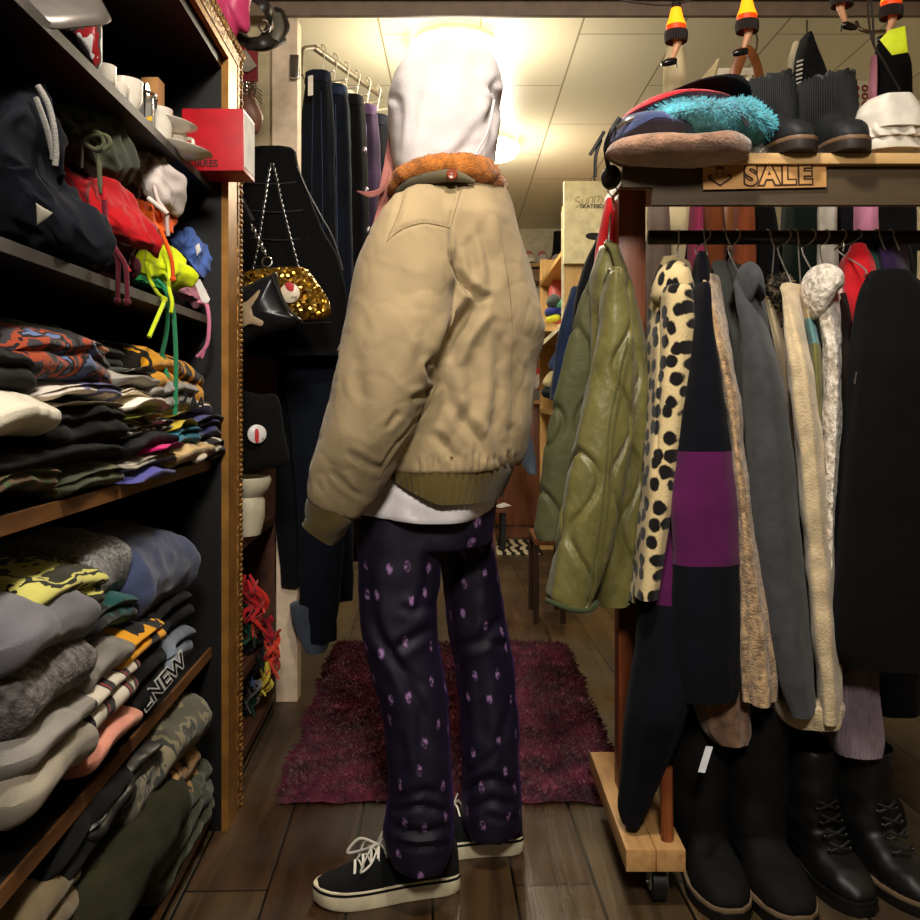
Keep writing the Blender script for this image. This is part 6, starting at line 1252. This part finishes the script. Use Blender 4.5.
# ---------------- things hung on the beam behind the rack
def drape(name, tab, Y, c, lab, cat_, mat=None, d=.03, seed=2, **k): return mk(name, hang(tab, Y, d, 48, 40, 3, .05, .004, seed, turn=False, **k), mat or cloth(c, 40, .3, .18, .95, .05), None, lab, cat_, 'things hung behind the rack')
drape('scarf', [(48, 668, 682), (60, 665, 685), (120, 660, 688), (235, 652, 692), (290, 650, 690)], 2.6, (206, 190, 150), 'long cream scarf hanging behind the beret pile', 'scarf')
drape('feather_scarf', [(62, 716, 718), (80, 700, 716), (100, 690, 708)], 2.7, (200, 184, 140), 'tuft of cream raffia behind the black beret', 'scarf', d=.02)
mk('display_rack', box(X(712, 2.8), X(755, 2.8), 2.8, 2.83, Z(75, 2.8), Z(68, 2.8)).add(box(X(716, 2.8), X(722, 2.8), 2.8, 2.83, Z(110, 2.8), Z(75, 2.8))).add(box(X(748, 2.8), X(752, 2.8), 2.8, 2.83, Z(110, 2.8), Z(75, 2.8))), plain('white_paint', (220, 210, 186), .5), None, 'white wooden frame behind the black beret', 'frame')
blt = plain('belt_tan', (150, 92, 48), .4)
mk('belt', tube([P(728, 250, 2.5), P(730, 110, 2.5), P(736, 70, 2.49), P(747, 50, 2.49), P(757, 66, 2.5), P(762, 100, 2.5), P(764, 130, 2.5)], .016, 8, 50, flat=.25), blt, None, 'tan leather belt looped over a hook behind the fringed boots', 'belt')
mk('belt_hook', tube([P(738, 30, 2.6), P(752, 28, 2.55), P(757, 38, 2.52), P(756, 50, 2.5)], .003, 6, 20), chm, None, 'wire hook carrying the tan belt', 'hook')
drape('black_skirt', [(40, 803, 808), (48, 798, 814), (80, 792, 826), (130, 786, 836), (240, 780, 846), (300, 778, 850)], 2.6, (20, 22, 24), 'black pleated skirt with white edge trim between the fringed boots', 'skirt', d=.05)
tw = G()
for k in range(26): tw.add(tube([P(797 - .62 * k * .5, 62 + 4.4 * k, 2.53), P(803 - .62 * k * .5, 60 + 4.4 * k, 2.53)], .0028, 5))
mk('trim', tw, plain('trim_white', (206, 200, 190), .7), bpy.data.objects['black_skirt'], 'row of white stitches', kind='stuff')
mk('skirt_hook', tube([P(807, 20, 2.6), P(807, 40, 2.6)], .003, 6), chm, None, 'thin hook holding the black pleated skirt', 'hook')
drape('lace_scarf', [(46, 793, 798), (60, 788, 796), (90, 786, 793), (120, 786, 792)], 2.66, (190, 178, 150), 'cream lace edge left of the black pleated skirt', 'lace', d=.02)
mk('dice_poster', box(X(852, 3.2), X(870, 3.2), 3.2, 3.21, Z(110, 3.2), Z(80, 3.2)), plain('panel_cream', (204, 194, 164), .7), None, 'cream card with six red rings behind the right boot', 'card')
rg = G()
for a in (856, 865):
    for b in (88, 96, 104): rg.add(tube([P(a + 2.6 * math.cos(q), b + 2.6 * math.sin(q), 3.195) for q in [2 * PI * k / 14 for k in range(14)]], .003, 6, closed=True))
mk('print', rg, plain('ring_red', (140, 30, 32), .6), bpy.data.objects['dice_poster'], 'six red rings', kind='stuff')
drape('pink_scarf', [(60, 871, 876), (100, 869, 876), (160, 866, 876), (260, 862, 876)], 2.55, (206, 140, 160), 'pink scarf hanging beside the black dress at the right', 'scarf', d=.015)
drape('black_dress', [(44, 878, 900), (60, 874, 910), (200, 872, 914), (320, 870, 916)], 2.6, (20, 20, 22), 'black dress hanging at the right edge behind the white boot', 'dress', d=.03)
pk_ = [('magenta_blouse', 691, 701, (170, 60, 100), 'magenta top in the gap under the fascia'), ('brown_leather_jacket', 703, 722, (124, 66, 34), 'brown leather jacket in the gap under the fascia'), ('grey_trousers', 648, 668, (120, 104, 92), 'taupe trousers hanging just right of the post'), ('rust_shirt', 735, 752, (150, 78, 46), 'rust brown shirt seen over the black rail'), ('black_hat_bag', 742, 776, (18, 18, 20), 'large black bag seen over the black rail'), ('dark_green_shirt', 786, 822, (28, 44, 36), 'dark green dotted shirt seen over the black rail'), ('white_shirt', 822, 832, (206, 200, 188), 'white shirt sliver beside the dark green one'), ('black_coat', 832, 850, (20, 20, 24), 'black coat sliver with patterned edge over the rail'), ('red_blouse', 850, 856, (180, 40, 50), 'red top sliver over the right end of the rail'), ('pink_blouse', 855, 874, (214, 140, 170), 'pale pink top over the right end of the rail')]
for i, (nm, l, r, c, lab) in enumerate(pk_):
    tp = 222 if nm == 'black_hat_bag' else 200
    drape(nm, [(tp - 14, l + 4, r - 4), (tp, l, r), (260, l - 2, r + 2), (420, l - 4, r + 4), (640, l - 4, r + 4)], 2.42 + .05 * (i % 3), c, lab, nm.split('_')[-1] if nm != 'black_hat_bag' else 'bag', d=.05, seed=i + 1)
# added dark coats on the second rail, standing in for the deep shade there
for i in range(7):
    l = 628 + i * 40; drape('shade_filler_coat', [(250, l + 8, l + 32), (266, l, l + 40), (400, l - 8, l + 46), (600, l - 10, l + 50), (706, l - 8, l + 50)], 2.62 + .04 * (i % 2), [(16, 15, 16), (24, 18, 18), (14, 16, 22)][i % 3], ['added black coat filling the shade behind the leopard coat', 'added dark brown coat filling the shade behind the navy knit coat', 'added blue black coat filling the shade behind the tan cardigan', 'added black coat filling the shade behind the charcoal coat', 'added dark brown coat filling the shade behind the cream coat', 'added blue black coat filling the shade behind the white cardigan', 'added black coat filling the shade behind the long black coat'][i], 'coat', d=.1, seed=i + 3)
mk('back_rail', tube([(X(640, 2.64), 2.64, Z(246, 2.64)), (1.9, 2.64, Z(246, 2.64))], .014, 14), plain('rail_black', (22, 22, 24), .35), None, 'second black rail behind the clothes rack', 'rail')
# ---------------- boots standing under the rack
bs = plain('boot_suede_black', (17, 16, 16), .8, 0, .2); bl_ = plain('boot_leather_black', (13, 12, 12), .5, 0, .5); so = plain('boot_sole_black', (20, 18, 17), .5); wt = plain('boot_welt_cream', (120, 100, 76), .6)
boot('suede_boot', X(703, 1.86), 1.86, .002, .29, .115, .36, .12, (bs, so, wt), 'left black suede boot with cream welt under the rack', 'boots under the rack', .05, welt='cream welt')
boot('suede_boot', X(760, 1.84), 1.835, .002, .29, .12, .36, .125, (bs, so, wt), 'black suede boot with cream welt between its twin and the laced boot', 'boots under the rack', .08, welt='cream welt')
boot('combat_boot', X(818, 1.86), 1.88, .002, .29, .105, .26, .115, (bl_, so, so), 'black leather laced combat boot nearest the suede boots', 'boots under the rack', .16, lace=1)
boot('combat_boot', X(876, 1.84), 1.87, .002, .29, .108, .26, .115, (bl_, so, wt), 'black leather laced boot at the right edge under the rack', 'boots under the rack', .3, lace=1)
tall = [('left tall black boot shaft behind the suede boots', 690, 2.2), ('tall black boot behind the gap of the suede boots', 740, 2.22), ('tall black boot behind the laced boot', 800, 2.22), ('tall black boot at the right behind the laced boot', 858, 2.2)]
for lab, px, Y in tall: boot('tall_boot', X(px, Y), Y, .002, .28, .1, .42, .115, (bs, so, so), lab, 'boots under the rack', .05)
wtg = prism([P(698, 772, 1.70), P(706, 746, 1.72), P(713, 747, 1.72), P(705, 773, 1.70)], (0, .001, 0))
mk('price_tag', wtg, plain('paper_white', (206, 206, 210), .7), None, 'white paper price tag hanging above the left suede boot', 'tag', smooth=False)
